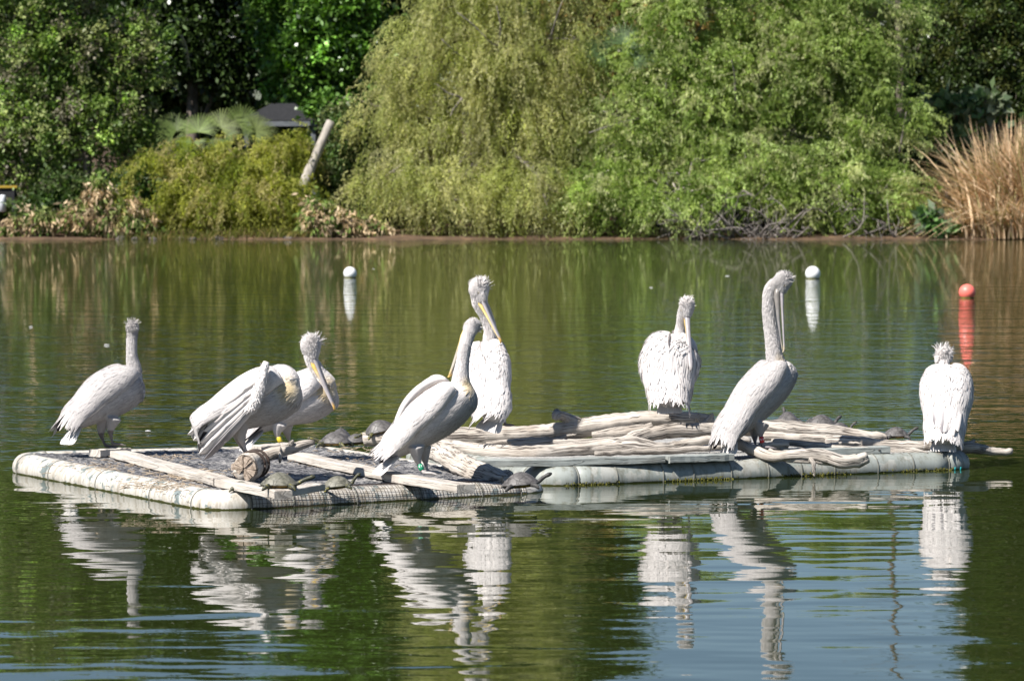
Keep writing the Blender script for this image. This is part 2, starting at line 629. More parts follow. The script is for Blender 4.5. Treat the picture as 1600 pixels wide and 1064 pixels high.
def weeper(name, label, cat, basepx, Y, blobs, nstr, m, Lr, Ln, Wd, cols, show=(), bark='bark_pale', r0=0.3, out=0.5, sway=0.1, ntw=120, mat='leaf_soft', group=None, lean=(0, 0), floor=0.05, shell=.5):
    """tree whose foliage hangs in strands"""
    nstr, m = int(nstr * 1.5), int(m * 1.1)
    Ln, Wd = Ln * 1.45, Wd * 1.6
    bx = (basepx - 800) / F * Y
    base = np.array((bx, Y, float(ground_z(np.array(bx), np.array(Y)))))
    bl = blobs_world(blobs, Y)
    t = thing(name, base, label, cat, group)
    nc = nstr // 9
    c0, d0, k0 = clumps(bl, nc, shell, 0.62)
    acc = Acc()
    limb_set(acc, base, bl, r0, (c0, k0), ntw, lean)
    acc.build('trunk', M[bark], t)
    for bi, br in enumerate(show):
        q_ = catmull([W(x, y, Y + z + .7) for x, y, z in br], 12)
        v, p, _ = tube(q_, np.linspace(.05, .018, 12), 6, .1, seed=bi)
        mk('branch', v, p, M['bark_grey'], t)
    cc = np.repeat(c0, 9, 0) + rng.normal(0, .2, (nc * 9, 3))
    d = nrm(np.repeat(d0, 9, 0) + rng.normal(0, .4, (nc * 9, 3)))
    n = len(cc)
    dh = d * np.array((1, 1, 0.25))
    L_ = rng.uniform(Lr[0], Lr[1], n)
    s = np.linspace(0.02, 1, m)[None, :, None] + rng.uniform(-.5 / m, .5 / m, (n, m, 1))
    swv = rng.normal(0, sway, (n, 1, 3)) * np.array((1, 1, 0))
    pos = cc[:, None, :] + dh[:, None, :] * out * np.sin(np.clip(s, 0, 1) * 1.6) + swv * s ** 2
    pos = pos - np.array((0, 0, 1.0)) * (L_[:, None, None] * s ** 1.6) + rng.normal(0, .022, (n, m, 3))
    ax = rng.normal(0, .55, (n, m, 3)) + dh[:, None, :] * (1 - s) * 0.8 - np.array((0, 0, 1.0)) * (0.25 + s)
    cl = palette(nc, cols, .2)
    col = np.repeat(np.repeat(cl, 9, 0)[:, None, :], m, 1) * np.exp(rng.normal(0, .2, (n, m, 1)))
    pos, ax, col = pos.reshape(-1, 3), ax.reshape(-1, 3), col.reshape(-1, 3)
    keep = pos[:, 2] > floor
    kn = int(keep.sum())
    v, p, c = leaf_mesh(pos[keep], ax[keep], Ln * rng.uniform(.6, 1.3, kn), Wd * rng.uniform(.7, 1.3, kn), np.clip(col[keep], 0, 1))
    mk('crown', v, p, M[mat], t, c)
    return t


G_dark = [(0.035, 0.07, 0.018), (0.05, 0.095, 0.02), (0.03, 0.055, 0.015), (0.07, 0.12, 0.03)]
G_left = [(0.16, 0.24, 0.055), (0.20, 0.28, 0.07), (0.11, 0.175, 0.04), (0.22, 0.25, 0.10), (0.16, 0.15, 0.10)]
G_wil = [(0.41, 0.41, 0.185), (0.36, 0.385, 0.155), (0.48, 0.47, 0.25), (0.29, 0.32, 0.10)]
G_grn = [(0.33, 0.40, 0.135), (0.38, 0.46, 0.185), (0.27, 0.35, 0.10), (0.44, 0.46, 0.24), (0.19, 0.26, 0.07)]

# the wood further back: tall trees closing every gap
for i, (px, Y, bls, lab) in enumerate([
    (120, 158, [(60, 20, 150, 190), (180, -60, 140, 170), (60, -190, 150, 120)], 'tall dark tree behind the twiggy tree at the left end of the bank'),
    (330, 160, [(310, 40, 130, 170), (360, -80, 140, 150), (300, 150, 120, 60)], 'tall dark tree in deep shade behind the fan palm and the pavilion roof'),
    (600, 158, [(560, 20, 140, 190), (620, -150, 160, 170), (600, -330, 130, 130), (540, 200, 80, 80)], 'tall dark tree rising behind the left side of the weeping willow'),
    (830, 160, [(800, -60, 150, 190), (860, -240, 150, 160), (760, -360, 130, 120), (860, 130, 110, 120)], 'tall dark tree rising behind the right side of the weeping willow'),
    (1010, 156, [(1030, 20, 120, 60), (1090, 110, 120, 120), (960, 60, 90, 140)], 'brownish autumn tree behind the blue fan palm'),
    (1280, 158, [(1250, 60, 150, 150), (1370, 80, 120, 150), (1160, 180, 120, 130)], 'dark tree behind the bright green wispy trees'),
    (1580, 157, [(1540, 60, 130, 170), (1640, 100, 140, 200), (1620, -150, 130, 170), (1640, -350, 110, 150)], 'tallest dark tree behind the reeds at the right end of the bank'),
]):
    cols = [(0.16, 0.11, 0.03), (0.2, 0.13, 0.04), (0.12, 0.10, 0.03)] if i == 4 else [tuple(0.75 * np.array(c)) for c in G_dark]
    broadleaf('background_tree', lab, 'tree', px, Y, bls, 1300, 26, 0.55, 0.34, 0.22, cols, 'leaf_gloss', r0=0.35, ntw=20)

# the thicket on the ground between and behind the trunks: one mass nobody could count
n_ = 26000
bx = rng.uniform(-34, 34, n_); by = rng.uniform(140.5, 152, n_)
hgt = 2.6 + 1.1 * np.sin(bx * .5) + .8 * np.sin(bx * 1.3 + 2) + .06 * (by - 140)
bz = ground_z(bx, by) + rng.random(n_) ** .8 * hgt
col = np.array((0.045, 0.07, 0.02)) * np.exp(rng.normal(0, .3, (n_, 1)))
v, p, c = leaf_mesh(np.stack((bx, by, bz), -1), rng.normal(0, 1, (n_, 3)), rng.uniform(.3, .6, n_), rng.uniform(.2, .4, n_), col)
o = mk('undergrowth', v, p, M['leaf'], None, c, kind='stuff')
tag(o, 'dark thicket on the ground between the trees of the far bank', 'undergrowth')

# the wood goes on along the shore on both sides of the picture
n_ = 60000
sd_ = np.where(rng.random(n_) < .5, -1, 1)
bx = sd_ * rng.uniform(25.5, 75, n_); by = rng.uniform(136.5, 152, n_)
ctop = 9.5 + 2.5 * np.sin(bx * .42) + 1.8 * np.sin(bx * 1.05 + 1) - .04 * (by - 145) ** 2
bz = ground_z(bx, by) + rng.random(n_) ** .75 * np.maximum(ctop, 2)
col = palette(n_, G_dark + [(0.12, 0.16, 0.04)], .3)
v, p, c = leaf_mesh(np.stack((bx, by, bz), -1), rng.normal(0, 1, (n_, 3)), rng.uniform(.3, .6, n_), rng.uniform(.2, .4, n_), col)
o = mk('shore_wood', v, p, M['leaf'], None, c, kind='stuff')
tag(o, 'green wood carrying on along the shore beyond both ends of the bank', 'wood')

# front rank, left to right
broadleaf('twiggy_tree', 'olive green twiggy tree with dark trunk at the left end of the bank', 'tree', 138, 138,
          [(30, 190, 90, 90), (150, 170, 90, 90), (90, 70, 140, 90), (200, 215, 50, 60), (40, 270, 70, 40), (215, 90, 60, 80), (60, -80, 170, 120), (110, -230, 140, 110)],
          1500, 34, 0.2, 0.13, 0.07, G_left, 'leaf', r0=0.17, ntw=420, droop=0.1, cjit=.35)
broadleaf('evergreen_tree', 'dense glossy dark evergreen tree overhanging the pavilion roof', 'tree', 545, 143,
          [(480, 90, 85, 85), (540, 40, 75, 90), (430, 30, 55, 70), (590, 110, 35, 60), (512, 168, 34, 24, -3.6), (500, 10, 90, 60), (565, 140, 35, 40), (470, -120, 130, 110), (520, -260, 110, 120)],
          1000, 40, 0.2, 0.17, 0.10, [(0.065, 0.14, 0.018), (0.09, 0.19, 0.027), (0.045, 0.10, 0.014), (0.13, 0.24, 0.045)], 'leaf_gloss', r0=0.3, cjit=.3)
broadleaf('shade_tree', 'dark tree standing in shade between the twiggy tree and the evergreen', 'tree', 300, 148,
          [(290, 60, 90, 90), (360, 60, 60, 90), (250, 0, 90, 80), (320, -90, 130, 110), (280, -230, 130, 110)],
          950, 30, 0.3, 0.2, 0.1, [(0.03, 0.055, 0.013), (0.04, 0.07, 0.015)], 'leaf_gloss', r0=0.3)
weeper('weeping_willow', 'large olive weeping willow hanging down to the water in the middle of the bank', 'tree', 760, 137.5,
       [(700, 80, 110, 100), (800, 110, 120, 110), (640, 180, 80, 80), (740, 210, 110, 80), (860, 200, 70, 110), (610, 270, 55, 50, -2), (690, 300, 110, 62, -1.9), (820, 300, 80, 62, -1.9), (880, 320, 40, 45, -1.5), (880, 60, 70, 80),
        (780, -20, 150, 80), (770, -160, 150, 110), (760, -300, 120, 110)],
       9000, 20, (0.3, 1.5), 0.10, 0.025, G_wil, [[(772, 150, -1.8), (735, 100, -2.2), (712, 82, -2.5), (690, 62, -2.8)], [(780, 120, -1.8), (779, 75, -2.3), (768, 68, -2.5), (738, 38, -2.8), (714, 20, -3)], [(780, 72, -2.3), (782, 40, -2.6), (776, 10, -2.8)], [(730, 165, -2.2), (718, 152, -2.6), (700, 146, -2.8), (682, 132, -3)], [(722, 154, -2.6), (708, 172, -2.8), (704, 182, -3)], [(860, 60, -2), (872, 20, -2.6), (880, 0, -2.8)]], r0=0.36, ntw=240, out=.8, bark='bark_grey', sway=.18)
weeper('wispy_tree', 'bright green wispy tree right of the willow leaning out over the water', 'tree', 1040, 137,
       [(1000, 200, 90, 90), (1080, 130, 90, 90), (950, 300, 60, 60, -1.7), (1050, 305, 90, 58, -1.9), (1110, 220, 80, 80), (1030, 90, 70, 60), (1070, 20, 90, 60), (1080, -70, 90, 70)],
       3900, 19, (0.05, .7), 0.105, 0.034, G_grn, [[(1110, 250, -1.8), (1085, 250, -2.4), (1078, 268, -2.8), (1072, 290, -3)], [(1160, 243, -1.6), (1130, 244, -2.2), (1095, 252, -2.6)], [(1060, 170, -1.8), (1044, 150, -2.5), (1040, 130, -2.8)], [(1150, 190, -1.5), (1148, 120, -2.4), (1143, 95, -2.8)], [(1000, 185, -2), (960, 195, -2.6), (920, 208, -3)]], r0=0.22, out=.9, sway=0.3, ntw=200)
weeper('wispy_tree', 'broad bright green wispy tree beside the tan reed clump', 'tree', 1265, 137.5,
       [(1200, 100, 90, 90), (1300, 90, 110, 90), (1250, 210, 110, 90), (1370, 190, 80, 90), (1180, 260, 80, 55, -2.0), (1310, 305, 110, 58, -1.9), (1400, 305, 50, 55, -1.7), (1230, 290, 70, 45, -1.5), (1240, 20, 120, 60), (1350, 30, 90, 60), (1290, -70, 120, 80)],
       5200, 19, (0.05, .65), 0.105, 0.034, [tuple(np.array(c) * .95) for c in G_grn], [[(1260, 345, -3), (1285, 318, -3), (1320, 285, -2.8), (1345, 265, -2.4)], [(1405, 240, -2), (1412, 200, -2.4), (1416, 175, -2.6)], [(1255, 330, -3.1), (1258, 318, -3.2), (1266, 322, -3.2)]], r0=0.24, out=.9, sway=0.3, ntw=240)
bt = thing('bare_tree', W(1402, 340, 147), 'tall thin bare tree rising behind the bright green trees', 'tree')
acc = Acc()
b0 = W(1402, 340, 147)
q = catmull([b0 - (0, 0, .5), b0 + (.1, 0, 6), b0 + (-.15, 0, 12), b0 + (.1, 0, 17.5)], 24)
v, p, _ = tube(q, np.linspace(.22, .05, 24), 8, .06)
acc.add(v, p)
for k in range(16):
    a = q[rng.integers(13, 24)]
    e = a + np.array((rng.normal(0, 1.1), rng.normal(0, 1), rng.uniform(.3, 1.6)))
    v, p, _ = tube(catmull([a, (a + e) / 2 - (0, 0, .2), e], 7), np.linspace(.05, .012, 7), 5)
    acc.add(v, p)
acc.build('trunk', M['bark'], bt)
broadleaf('small_leaf_tree', 'dark small leaved tree above the tan reed clump', 'tree', 1545, 143,
          [(1530, 60, 80, 80), (1600, 50, 80, 90), (1490, 120, 60, 60), (1570, 140, 70, 50), (1450, 50, 50, 60), (1580, -90, 110, 100), (1610, -250, 110, 120)],
          900, 36, 0.2, 0.12, 0.06, [(0.045, 0.075, 0.018), (0.06, 0.09, 0.02), (0.085, 0.10, 0.025), (0.035, 0.055, 0.015)], 'leaf', r0=0.16, ntw=220)
weeper('feathery_shrub', 'broad yellow green feathery shrub spilling down the bank below the fan palm', 'shrub', 340, 137,
       [(300, 270, 90, 45), (390, 265, 80, 50), (235, 290, 50, 45, -1), (215, 330, 50, 30, -1.5), (340, 320, 110, 35, -1.5), (430, 310, 60, 45, -1), (445, 240, 40, 40)],
       3000, 20, (0.1, .9), 0.10, 0.03, [(0.27, 0.29, 0.06), (0.33, 0.34, 0.09), (0.20, 0.24, 0.045), (0.40, 0.37, 0.16)], r0=0.06, out=0.6, sway=0.2, ntw=80, bark='bark')
broadleaf('climber_shrub', 'green leafy shrub at the foot of the leaning trunk', 'shrub', 540, 138,
          [(540, 210, 30, 55), (520, 185, 22, 16), (550, 270, 25, 35), (520, 280, 30, 25), (565, 310, 30, 25)], 260, 26, 0.15, 0.13, 0.07, [(0.07, 0.12, 0.03), (0.1, 0.16, 0.05), (0.13, 0.15, 0.06)], r0=0.05)
broadleaf('bank_shrub', 'dark green leafy shrub under the twiggy tree', 'shrub', 170, 136,
          [(150, 320, 60, 35), (215, 300, 40, 40), (70, 330, 45, 25), (100, 300, 50, 30)], 330, 24, 0.16, 0.15, 0.08, [(0.05, 0.09, 0.02), (0.07, 0.12, 0.03), (0.10, 0.13, 0.05)], r0=0.05)
broadleaf('big_leaf_plant', 'pale green plant with large round leaves behind the reed clump', 'plant', 1500, 140.5,
          [(1490, 170, 35, 25), (1540, 165, 30, 20), (1470, 205, 25, 25)], 70, 6, 0.15, 0.34, 0.26, [(0.10, 0.17, 0.07), (0.14, 0.2, 0.09), (0.2, 0.24, 0.15)], r0=0.06, ntw=30)
broadleaf('bank_plant', 'low broad leaved green plant at the left foot of the reed clump', 'plant', 1455, 133.9,
          [(1455, 345, 18, 20), (1475, 352, 18, 14)], 30, 6, 0.1, 0.3, 0.15, [(0.09, 0.17, 0.05), (0.13, 0.22, 0.08), (0.2, 0.26, 0.16)], r0=0.03, ntw=10)


def blades(name, label, cat, px, py, Y, spread, n, hgt, wid, cols, lean=0.35, mat='dry', group=None, bend=0.5, dirx=0.0):
    b = W(px, py, Y)
    b[2] = max(0.0, float(ground_z(b[0], b[1])))
    k = 6
    t = np.linspace(0, 1, k)
    root = b + np.stack((rng.normal(0, spread, n), rng.normal(0, spread * .6, n), np.zeros(n) - 0.05), -1)
    az = rng.uniform(0, 2 * math.pi, n)
    out = np.stack((np.cos(az) + (root[:, 0] - b[0]) / max(spread, .01) * .6 + dirx, np.sin(az) - .2, np.zeros(n)), -1) * rng.uniform(.2, 1.0, (n, 1)) * lean
    h = hgt * rng.uniform(.45, 1.05, n)
    C = root[:, None, :] + out[:, None, :] * (t ** 1.6)[None, :, None] * h[:, None, None]
    C[:, :, 2] += h[:, None] * (t - bend * np.linalg.norm(out, axis=1)[:, None] * t ** 2.5)
    sd = nrm(np.stack((np.sin(az + 1.3), np.cos(az + 1.3), np.zeros(n)), -1))
    wd = wid * rng.uniform(.6, 1.3, n)[:, None] * (1 - t ** 2 * .92)[None, :]
    Lf = C - sd[:, None, :] * wd[:, :, None] / 2
    Rt = C + sd[:, None, :] * wd[:, :, None] / 2
    V = np.stack((Lf, Rt), 2).reshape(-1, 3)
    i0 = (np.arange(n)[:, None] * 2 * k + np.arange(k - 1)[None, :] * 2).reshape(-1)
    Pq = np.stack((i0, i0 + 1, i0 + 3, i0 + 2), -1)
    c = np.repeat(palette(n, cols, .25), 2 * k, 0)
    o = mk(name, V - b, Pq, M[mat], None, c)
    o.location = tuple(b)
    return tag(o, label, cat, group)


TAN = [(0.53, 0.38, 0.235), (0.61, 0.45, 0.29), (0.43, 0.305, 0.18), (0.65, 0.51, 0.345), (0.30, 0.26, 0.12)]
blades('reed_clump', 'tall tan dry reed clump at the right end of the bank', 'reeds', 1605, 372, 135.5, 0.95, 1900, 4.7, 0.10, TAN, 0.55, bend=0.5, dirx=-.35)
blades('reed_clump', 'tan reeds drooping low over the water at the right edge', 'reeds', 1585, 374, 134.4, 0.9, 900, 2.6, 0.09, TAN, 0.8, bend=0.7, dirx=-.3)
STRAW = [(0.50, 0.38, 0.25), (0.58, 0.45, 0.31), (0.42, 0.31, 0.19), (0.24, 0.25, 0.10)]
MIX = [(0.44, 0.34, 0.21), (0.52, 0.41, 0.27), (0.36, 0.27, 0.16), (0.14, 0.20, 0.05), (0.10, 0.16, 0.04), (0.20, 0.24, 0.08)]
for px, bl_, nc_, lab in ((150, [(150, 300, 20, 35), (125, 340, 35, 25), (175, 345, 25, 25)], 100, 'tall drooping tan and green plant under the twiggy tree'),
                          (60, [(60, 345, 40, 20), (30, 355, 30, 14)], 60, 'low drooping tan plant at the far left water edge'),
                          (215, [(205, 340, 25, 30), (225, 355, 25, 15)], 50, 'drooping tan plant at the left foot of the feathery shrub'),
                          (505, [(500, 345, 30, 28), (490, 325, 18, 18)], 75, 'drooping dry tan plant below the leaning trunk'),
                          (555, [(550, 350, 35, 22), (590, 360, 20, 12)], 75, 'drooping dry tan plant at the left foot of the willow')):
    broadleaf('dry_plant', lab, 'dry plant', px, 134.6, bl_, nc_, 14, 0.13, 0.20, 0.06, MIX, 'dry', r0=0.04, droop=1.3, ntw=12, cjit=.2)
LOW = [(0.14, 0.15, 0.04), (0.1, 0.12, 0.03), (0.22, 0.17, 0.08)]
for i, px in enumerate((250, 330, 410)):
    blades('grass_tuft', ('yellow green grass tuft at the water below the left of the feathery shrub', 'yellow green grass tuft at the water below the middle of the feathery shrub', 'yellow green grass tuft at the water below the right of the feathery shrub')[i], 'grass', px, 369, 134.3, 0.9, 420, 0.55, 0.035, LOW, 0.9, mat='leaf_soft')['kind'] = 'stuff'


def fan_palm(label, px, py, Y, fans, cols, rad, stem_to):
    b = W(px, py, Y)
    b[2] = float(ground_z(b[0], b[1]))
    t = thing('fan_palm', b, label, 'palm')
    acc = Acc()
    c0 = W(stem_to[0], stem_to[1], Y)
    v, p, _ = tube(catmull([b, (b + c0) / 2, c0], 8), np.linspace(.16, .13, 8), 8, .1)
    acc.add(v, p)
    acc.build('trunk', M['bark'], t)
    for fx, fy, dy, az, el, rr in fans:
        c = W(fx, fy, Y + dy)
        st, pp, _ = tube(catmull([c0, (c0 + c) / 2 + np.array((0, 0, .15)), c], 6), .02, 5)
        fn_ = nrm(np.array((rng.normal(0, .3), -.75, .55 + rng.normal(0, .15))))
        Fd = np.array((math.cos(az), 0, math.sin(az)))
        Fd = nrm(Fd - fn_ * np.dot(Fd, fn_))
        Sd = np.cross(fn_, Fd)
        a2 = Acc()
        cc = palette(1, cols, .15)[0]
        a2.add(st, pp, cc * .8)
        n = 30
        Nn = fn_
        for k in range(n):
            th = math.radians(-115 + 230 * k / (n - 1))
            dr = nrm(Fd * math.cos(th) + Sd * math.sin(th) + Nn * 0.25)
            L1 = rad * rr * (0.85 + 0.15 * math.cos(th)) * rng.uniform(.9, 1.05)
            sd = nrm(np.cross(dr, Nn))
            pts = [c, c + dr * L1 * .5, c + dr * L1 * .8 - np.array((0, 0, .03)), c + dr * L1 - np.array((0, 0, .14 * L1))]
            ws = [.008, .022 * rad, .014 * rad, .002]
            vv = []
            for q, w_ in zip(pts, ws):
                vv += [q - sd * w_, q + Nn * w_ * .5, q + sd * w_]
            pl = []
            for r_ in range(3):
                for s_ in range(2):
                    a = r_ * 3 + s_
                    pl.append((a, a + 1, a + 4, a + 3))
            a2.add(vv, pl, cc * rng.uniform(.6, 1.3))
        a2.build('frond', M['leaf'], t)


fan_palm('green fan palm with spread fronds rising over the feathery shrub', 320, 300, 138.5,
         [(245, 215, -.5, 2.6, .25, 1), (275, 205, -.8, 2.2, .4, 1), (310, 207, -1.0, 1.6, .55, 1.0), (345, 200, -.6, 1.0, .5, 1.05), (375, 196, -.4, .7, .4, 1.05), (400, 205, -.6, .4, .15, .9), (300, 222, -1.2, -1.8, .35, .8), (350, 218, -1.2, -1.2, .3, .8), (250, 290, -2, -1.9, .3, .8), (310, 300, -2, -1.5, .2, .8)],
         [(0.16, 0.22, 0.06), (0.22, 0.27, 0.09), (0.12, 0.17, 0.045)], 1.05, (320, 245))
fan_palm('blue green fan palm showing between the willow and the wispy tree', 965, 300, 137,
         [(945, 85, -.7, 2.4, .5, 1), (975, 70, -.8, 1.3, .6, 1), (990, 90, -.9, 0.7, .2, 1), (925, 90, -.5, 2.0, .9, .9)],
         [(0.13, 0.2, 0.085), (0.16, 0.23, 0.11)], 1.1, (965, 110))
# a dead frond hanging in the shade
acc = Acc()
pts = [W(283, 55, 141), W(290, 70, 141), W(295, 100, 141)]
C = catmull(pts, 10)
for k in range(1, 10):
    for s in (-1, 1):
        e = C[k] + np.array((s * .1, -.03, -.22))
        acc.add([C[k], C[k] + np.array((s * .03, 0, -.12)), e, C[k] + np.array((s * .06, .02, -.08))], [(0, 1, 2, 3)], (0.45, 0.42, 0.25))
v, p, _ = tube(C, np.linspace(.05, .02, 10), 5)
acc.add(v, p, (0.4, 0.36, 0.24))
tag(acc.build('dead_frond', M['dry']), 'pale dead frond hanging in the dark gap left of the evergreen', 'frond')

# leaning pale trunk
q = catmull([W(468, 303, 136), W(484, 265, 136.2), W(500, 229, 136.4), W(517, 190, 136.6)], 14)
v, p, uv = tube(q, np.linspace(.21, .17, 14), 10, .08, seed=4)
t = thing('leaning_trunk', q[0], 'pale bare trunk leaning right below the pavilion roof', 'trunk')
mk('stem', v, p, M['bark_pale'], t, uv=uv)

# bare branch tangles at the water under the wispy trees
for lab, x0, x1, n in (('tangle of bare grey branches at the water below the bright green trees', 1130, 1240, 34), ('bare branches dipping into the water left of the grey tangle', 1010, 1130, 12), ('bare twigs at the water left of the reed clump', 1270, 1420, 14)):
    acc = Acc()
    b = W((x0 + x1) / 2, 378, 134.2)
    for i in range(n):
        x = rng.uniform(x0, x1)
        s = W(x, 377, 134.4)
        s[2] = -0.05
        e = W(x + rng.normal(0, 50), rng.uniform(305, 374), 134.2 + rng.normal(0, .6))
        md = (s + e) / 2 + rng.normal(0, .45, 3)
        qq = catmull([s, md, e], 8)
        v, p, _ = tube(qq, np.linspace(rng.uniform(.025, .06), .012, 8), 5, .1, seed=i)
        acc.add(v - b, p)
        for _ in range(2):
            a = qq[rng.integers(3, 7)]
            v, p, _ = tube(catmull([a, a + rng.normal(0, .25, 3), a + rng.normal(0, .5, 3) + np.array((0, 0, .1))], 5), np.linspace(.02, .008, 5), 4)
            acc.add(v - b, p)
    o = acc.build('branch_tangle', M['bark_grey'])
    o.location = tuple(b)
    tag(o, lab, 'branches')

# rocks along the waterline
M['rock'] = simple_mat('rock', [(0.3, (0.06, 0.05, 0.045)), (0.7, (0.17, 0.15, 0.135))], 5, 0.9, 0.5, 0.03)
ORD = ('first', 'second', 'third', 'fourth', 'fifth', 'sixth', 'seventh', 'eighth', 'ninth', 'tenth')
for i in range(10):
    px = 185 + i * 30 + rng.uniform(-8, 8)
    c = W(px, 371, 134.0 + rng.uniform(-.3, .3))
    c[2] = 0.02
    R = rng.uniform(.09, .2)
    u, vv = np.meshgrid(np.linspace(0, 2 * math.pi, 10, endpoint=False), np.linspace(-1.3, 1.3, 6))
    pts = np.stack((np.cos(u) * np.cos(vv) * 1.3, np.sin(u) * np.cos(vv), np.sin(vv) * .7), -1) * R
    pts *= 1 + rng.normal(0, .14, (6, 10, 1))
    o = mk('bank_rock', np.vstack((pts.reshape(-1, 3), pts[0].mean(0), pts[-1].mean(0))), ring_polys(6, 10), M['rock'], smooth=False)
    o.location = tuple(c)
    tag(o, ORD[i] + ' grey rock from the left along the far water edge', 'rock', 'rocks along the far water edge')

# pavilion roof behind the shrubs
Yp = 141.2
t = thing('pavilion', W(445, 300, Yp), 'dark hip roofed pavilion half hidden below the evergreen tree', 'pavilion')
M['roof'] = simple_mat('roof_shingle', [(0.3, (0.009, 0.01, 0.012)), (0.7, (0.024, 0.024, 0.027))], 9, 0.8, 0.4, 0.02, stretch=(1, 1, 5))
M['fascia'] = simple_mat('fascia_board', [(0.3, (0.09, 0.10, 0.11)), (0.7, (0.15, 0.16, 0.175))], 4, 0.6)
c = W(440, 189, Yp)
hx, hy = 1.55, 1.3
V = [c + np.array(q) for q in ((-hx, -hy, 0), (hx, -hy, 0), (hx, hy, 0), (-hx, hy, 0), (-.4, 0, .68), (.5, 0, .68), (-hx, -hy, -.04), (hx, -hy, -.04), (hx, hy, -.04), (-hx, hy, -.04))]
mk('roof', V, [(0, 1, 5, 4), (1, 2, 5), (2, 3, 4, 5), (3, 0, 4), (0, 6, 7, 1), (1, 7, 8, 2), (2, 8, 9, 3), (3, 9, 6, 0), (9, 8, 7, 6)], M['roof'], t, smooth=False)
for a, b_ in (((-hx + .03, -hy + .03), (hx - .03, -hy + .03)), ((-hx + .03, hy - .03), (hx - .03, hy - .03))):
    v, p = box(c + np.array(((a[0] + b_[0]) / 2, a[1], -.14)), ((b_[0] - a[0]) / 2, .03, .095))
    mk('fascia', v, p, M['fascia'], t, smooth=False)
for sx in (-1, 1):
    v, p = box(c + np.array((sx * (hx - .03), 0, -.14)), (.03, hy - .07, .095))
    mk('fascia', v, p, M['fascia'], t, smooth=False)
    for sy in (-1, 1):
        zb = float(ground_z(c[0], c[1] + sy * (hy - .25)))
        v, p = box(np.array((c[0] + sx * (hx - .25), c[1] + sy * (hy - .25), (zb - .1 + c[2] - .045) / 2)), (.09, .09, (c[2] - .045 - zb + .1) / 2))
        mk('post', v, p, M['fascia'], t, smooth=False)
# small barrier and white post at the far left
t = thing('low_barrier', W(8, 330, 137), 'low dark barrier with a yellow top rail at the far left of the bank', 'barrier')
m, N, L, B = new_mat('yellow_paint'); B.inputs['Base Color'].default_value = (0.33, 0.22, 0.02, 1); M['yellow'] = m
m, N, L, B = new_mat('white_paint'); B.inputs['Base Color'].default_value = (0.6, 0.62, 0.66, 1); M['white'] = m
c = W(0, 292, 137)
v, p = box(c, (.65, .04, .045)); mk('rail', v, p, M['yellow'], t, smooth=False)
v, p = box(c + np.array((0, .06, -.24)), (.62, .02, .16)); mk('panel', v, p, M['roof'], t, smooth=False)
for sx in (-.5, .5):
    v, p = box(c + np.array((sx, 0, -.5)), (.05, .04, .45)); mk('post', v, p, M['roof'], t, smooth=False)
c = W(4, 310, 136.4)
V_, P_, _ = tube([c - np.array((0, 0, .5)), c - np.array((0, 0, .02)), c + np.array((0, 0, .1)), c + np.array((0, 0, .12))], [.13, .13, .125, .1], 12)
tag(mk('bollard', V_, P_, M['white']), 'short white bollard in front of the low barrier at the far left', 'bollard')

# ------------------------------------------------------------------ the rafts
rA, rB, rC = WZ(335, 799, 0), WZ(6, 735, 0), WZ(868, 769, 0)
rD = rB + (rC - rA)
# deck 1 sinks towards its right end
zA, zB, zC = 0.125, 0.14, 0.085
_n = np.cross(rB + (0, 0, zB) - rA - (0, 0, zA), rC + (0, 0, zC) - rA - (0, 0, zA))


def deck1(x, y):
    return zA + rA[2] - (_n[0] * (x - rA[0]) + _n[1] * (y - rA[1])) / _n[2]


def on1(px, py, h=0.0):
    """point on raft 1's deck (plus h) seen at a pixel"""
    z = 0.1
    for _ in range(6):
        q = WZ(px, py, z + h)
        z = float(deck1(q[0], q[1]))
    return WZ(px, py, z + h)


qA, qB = WZ(840, 760.5, 0), WZ(1536, 732, 0)
e2 = nrm(qB - qA)
p2 = np.array((-e2[1], e2[0], 0))
qD, qC = qA + p2 * 2.5, qB + p2 * 2.5
Z2 = 0.135


def on2(px, py, h=0.0):
    return WZ(px, py, Z2 + h)


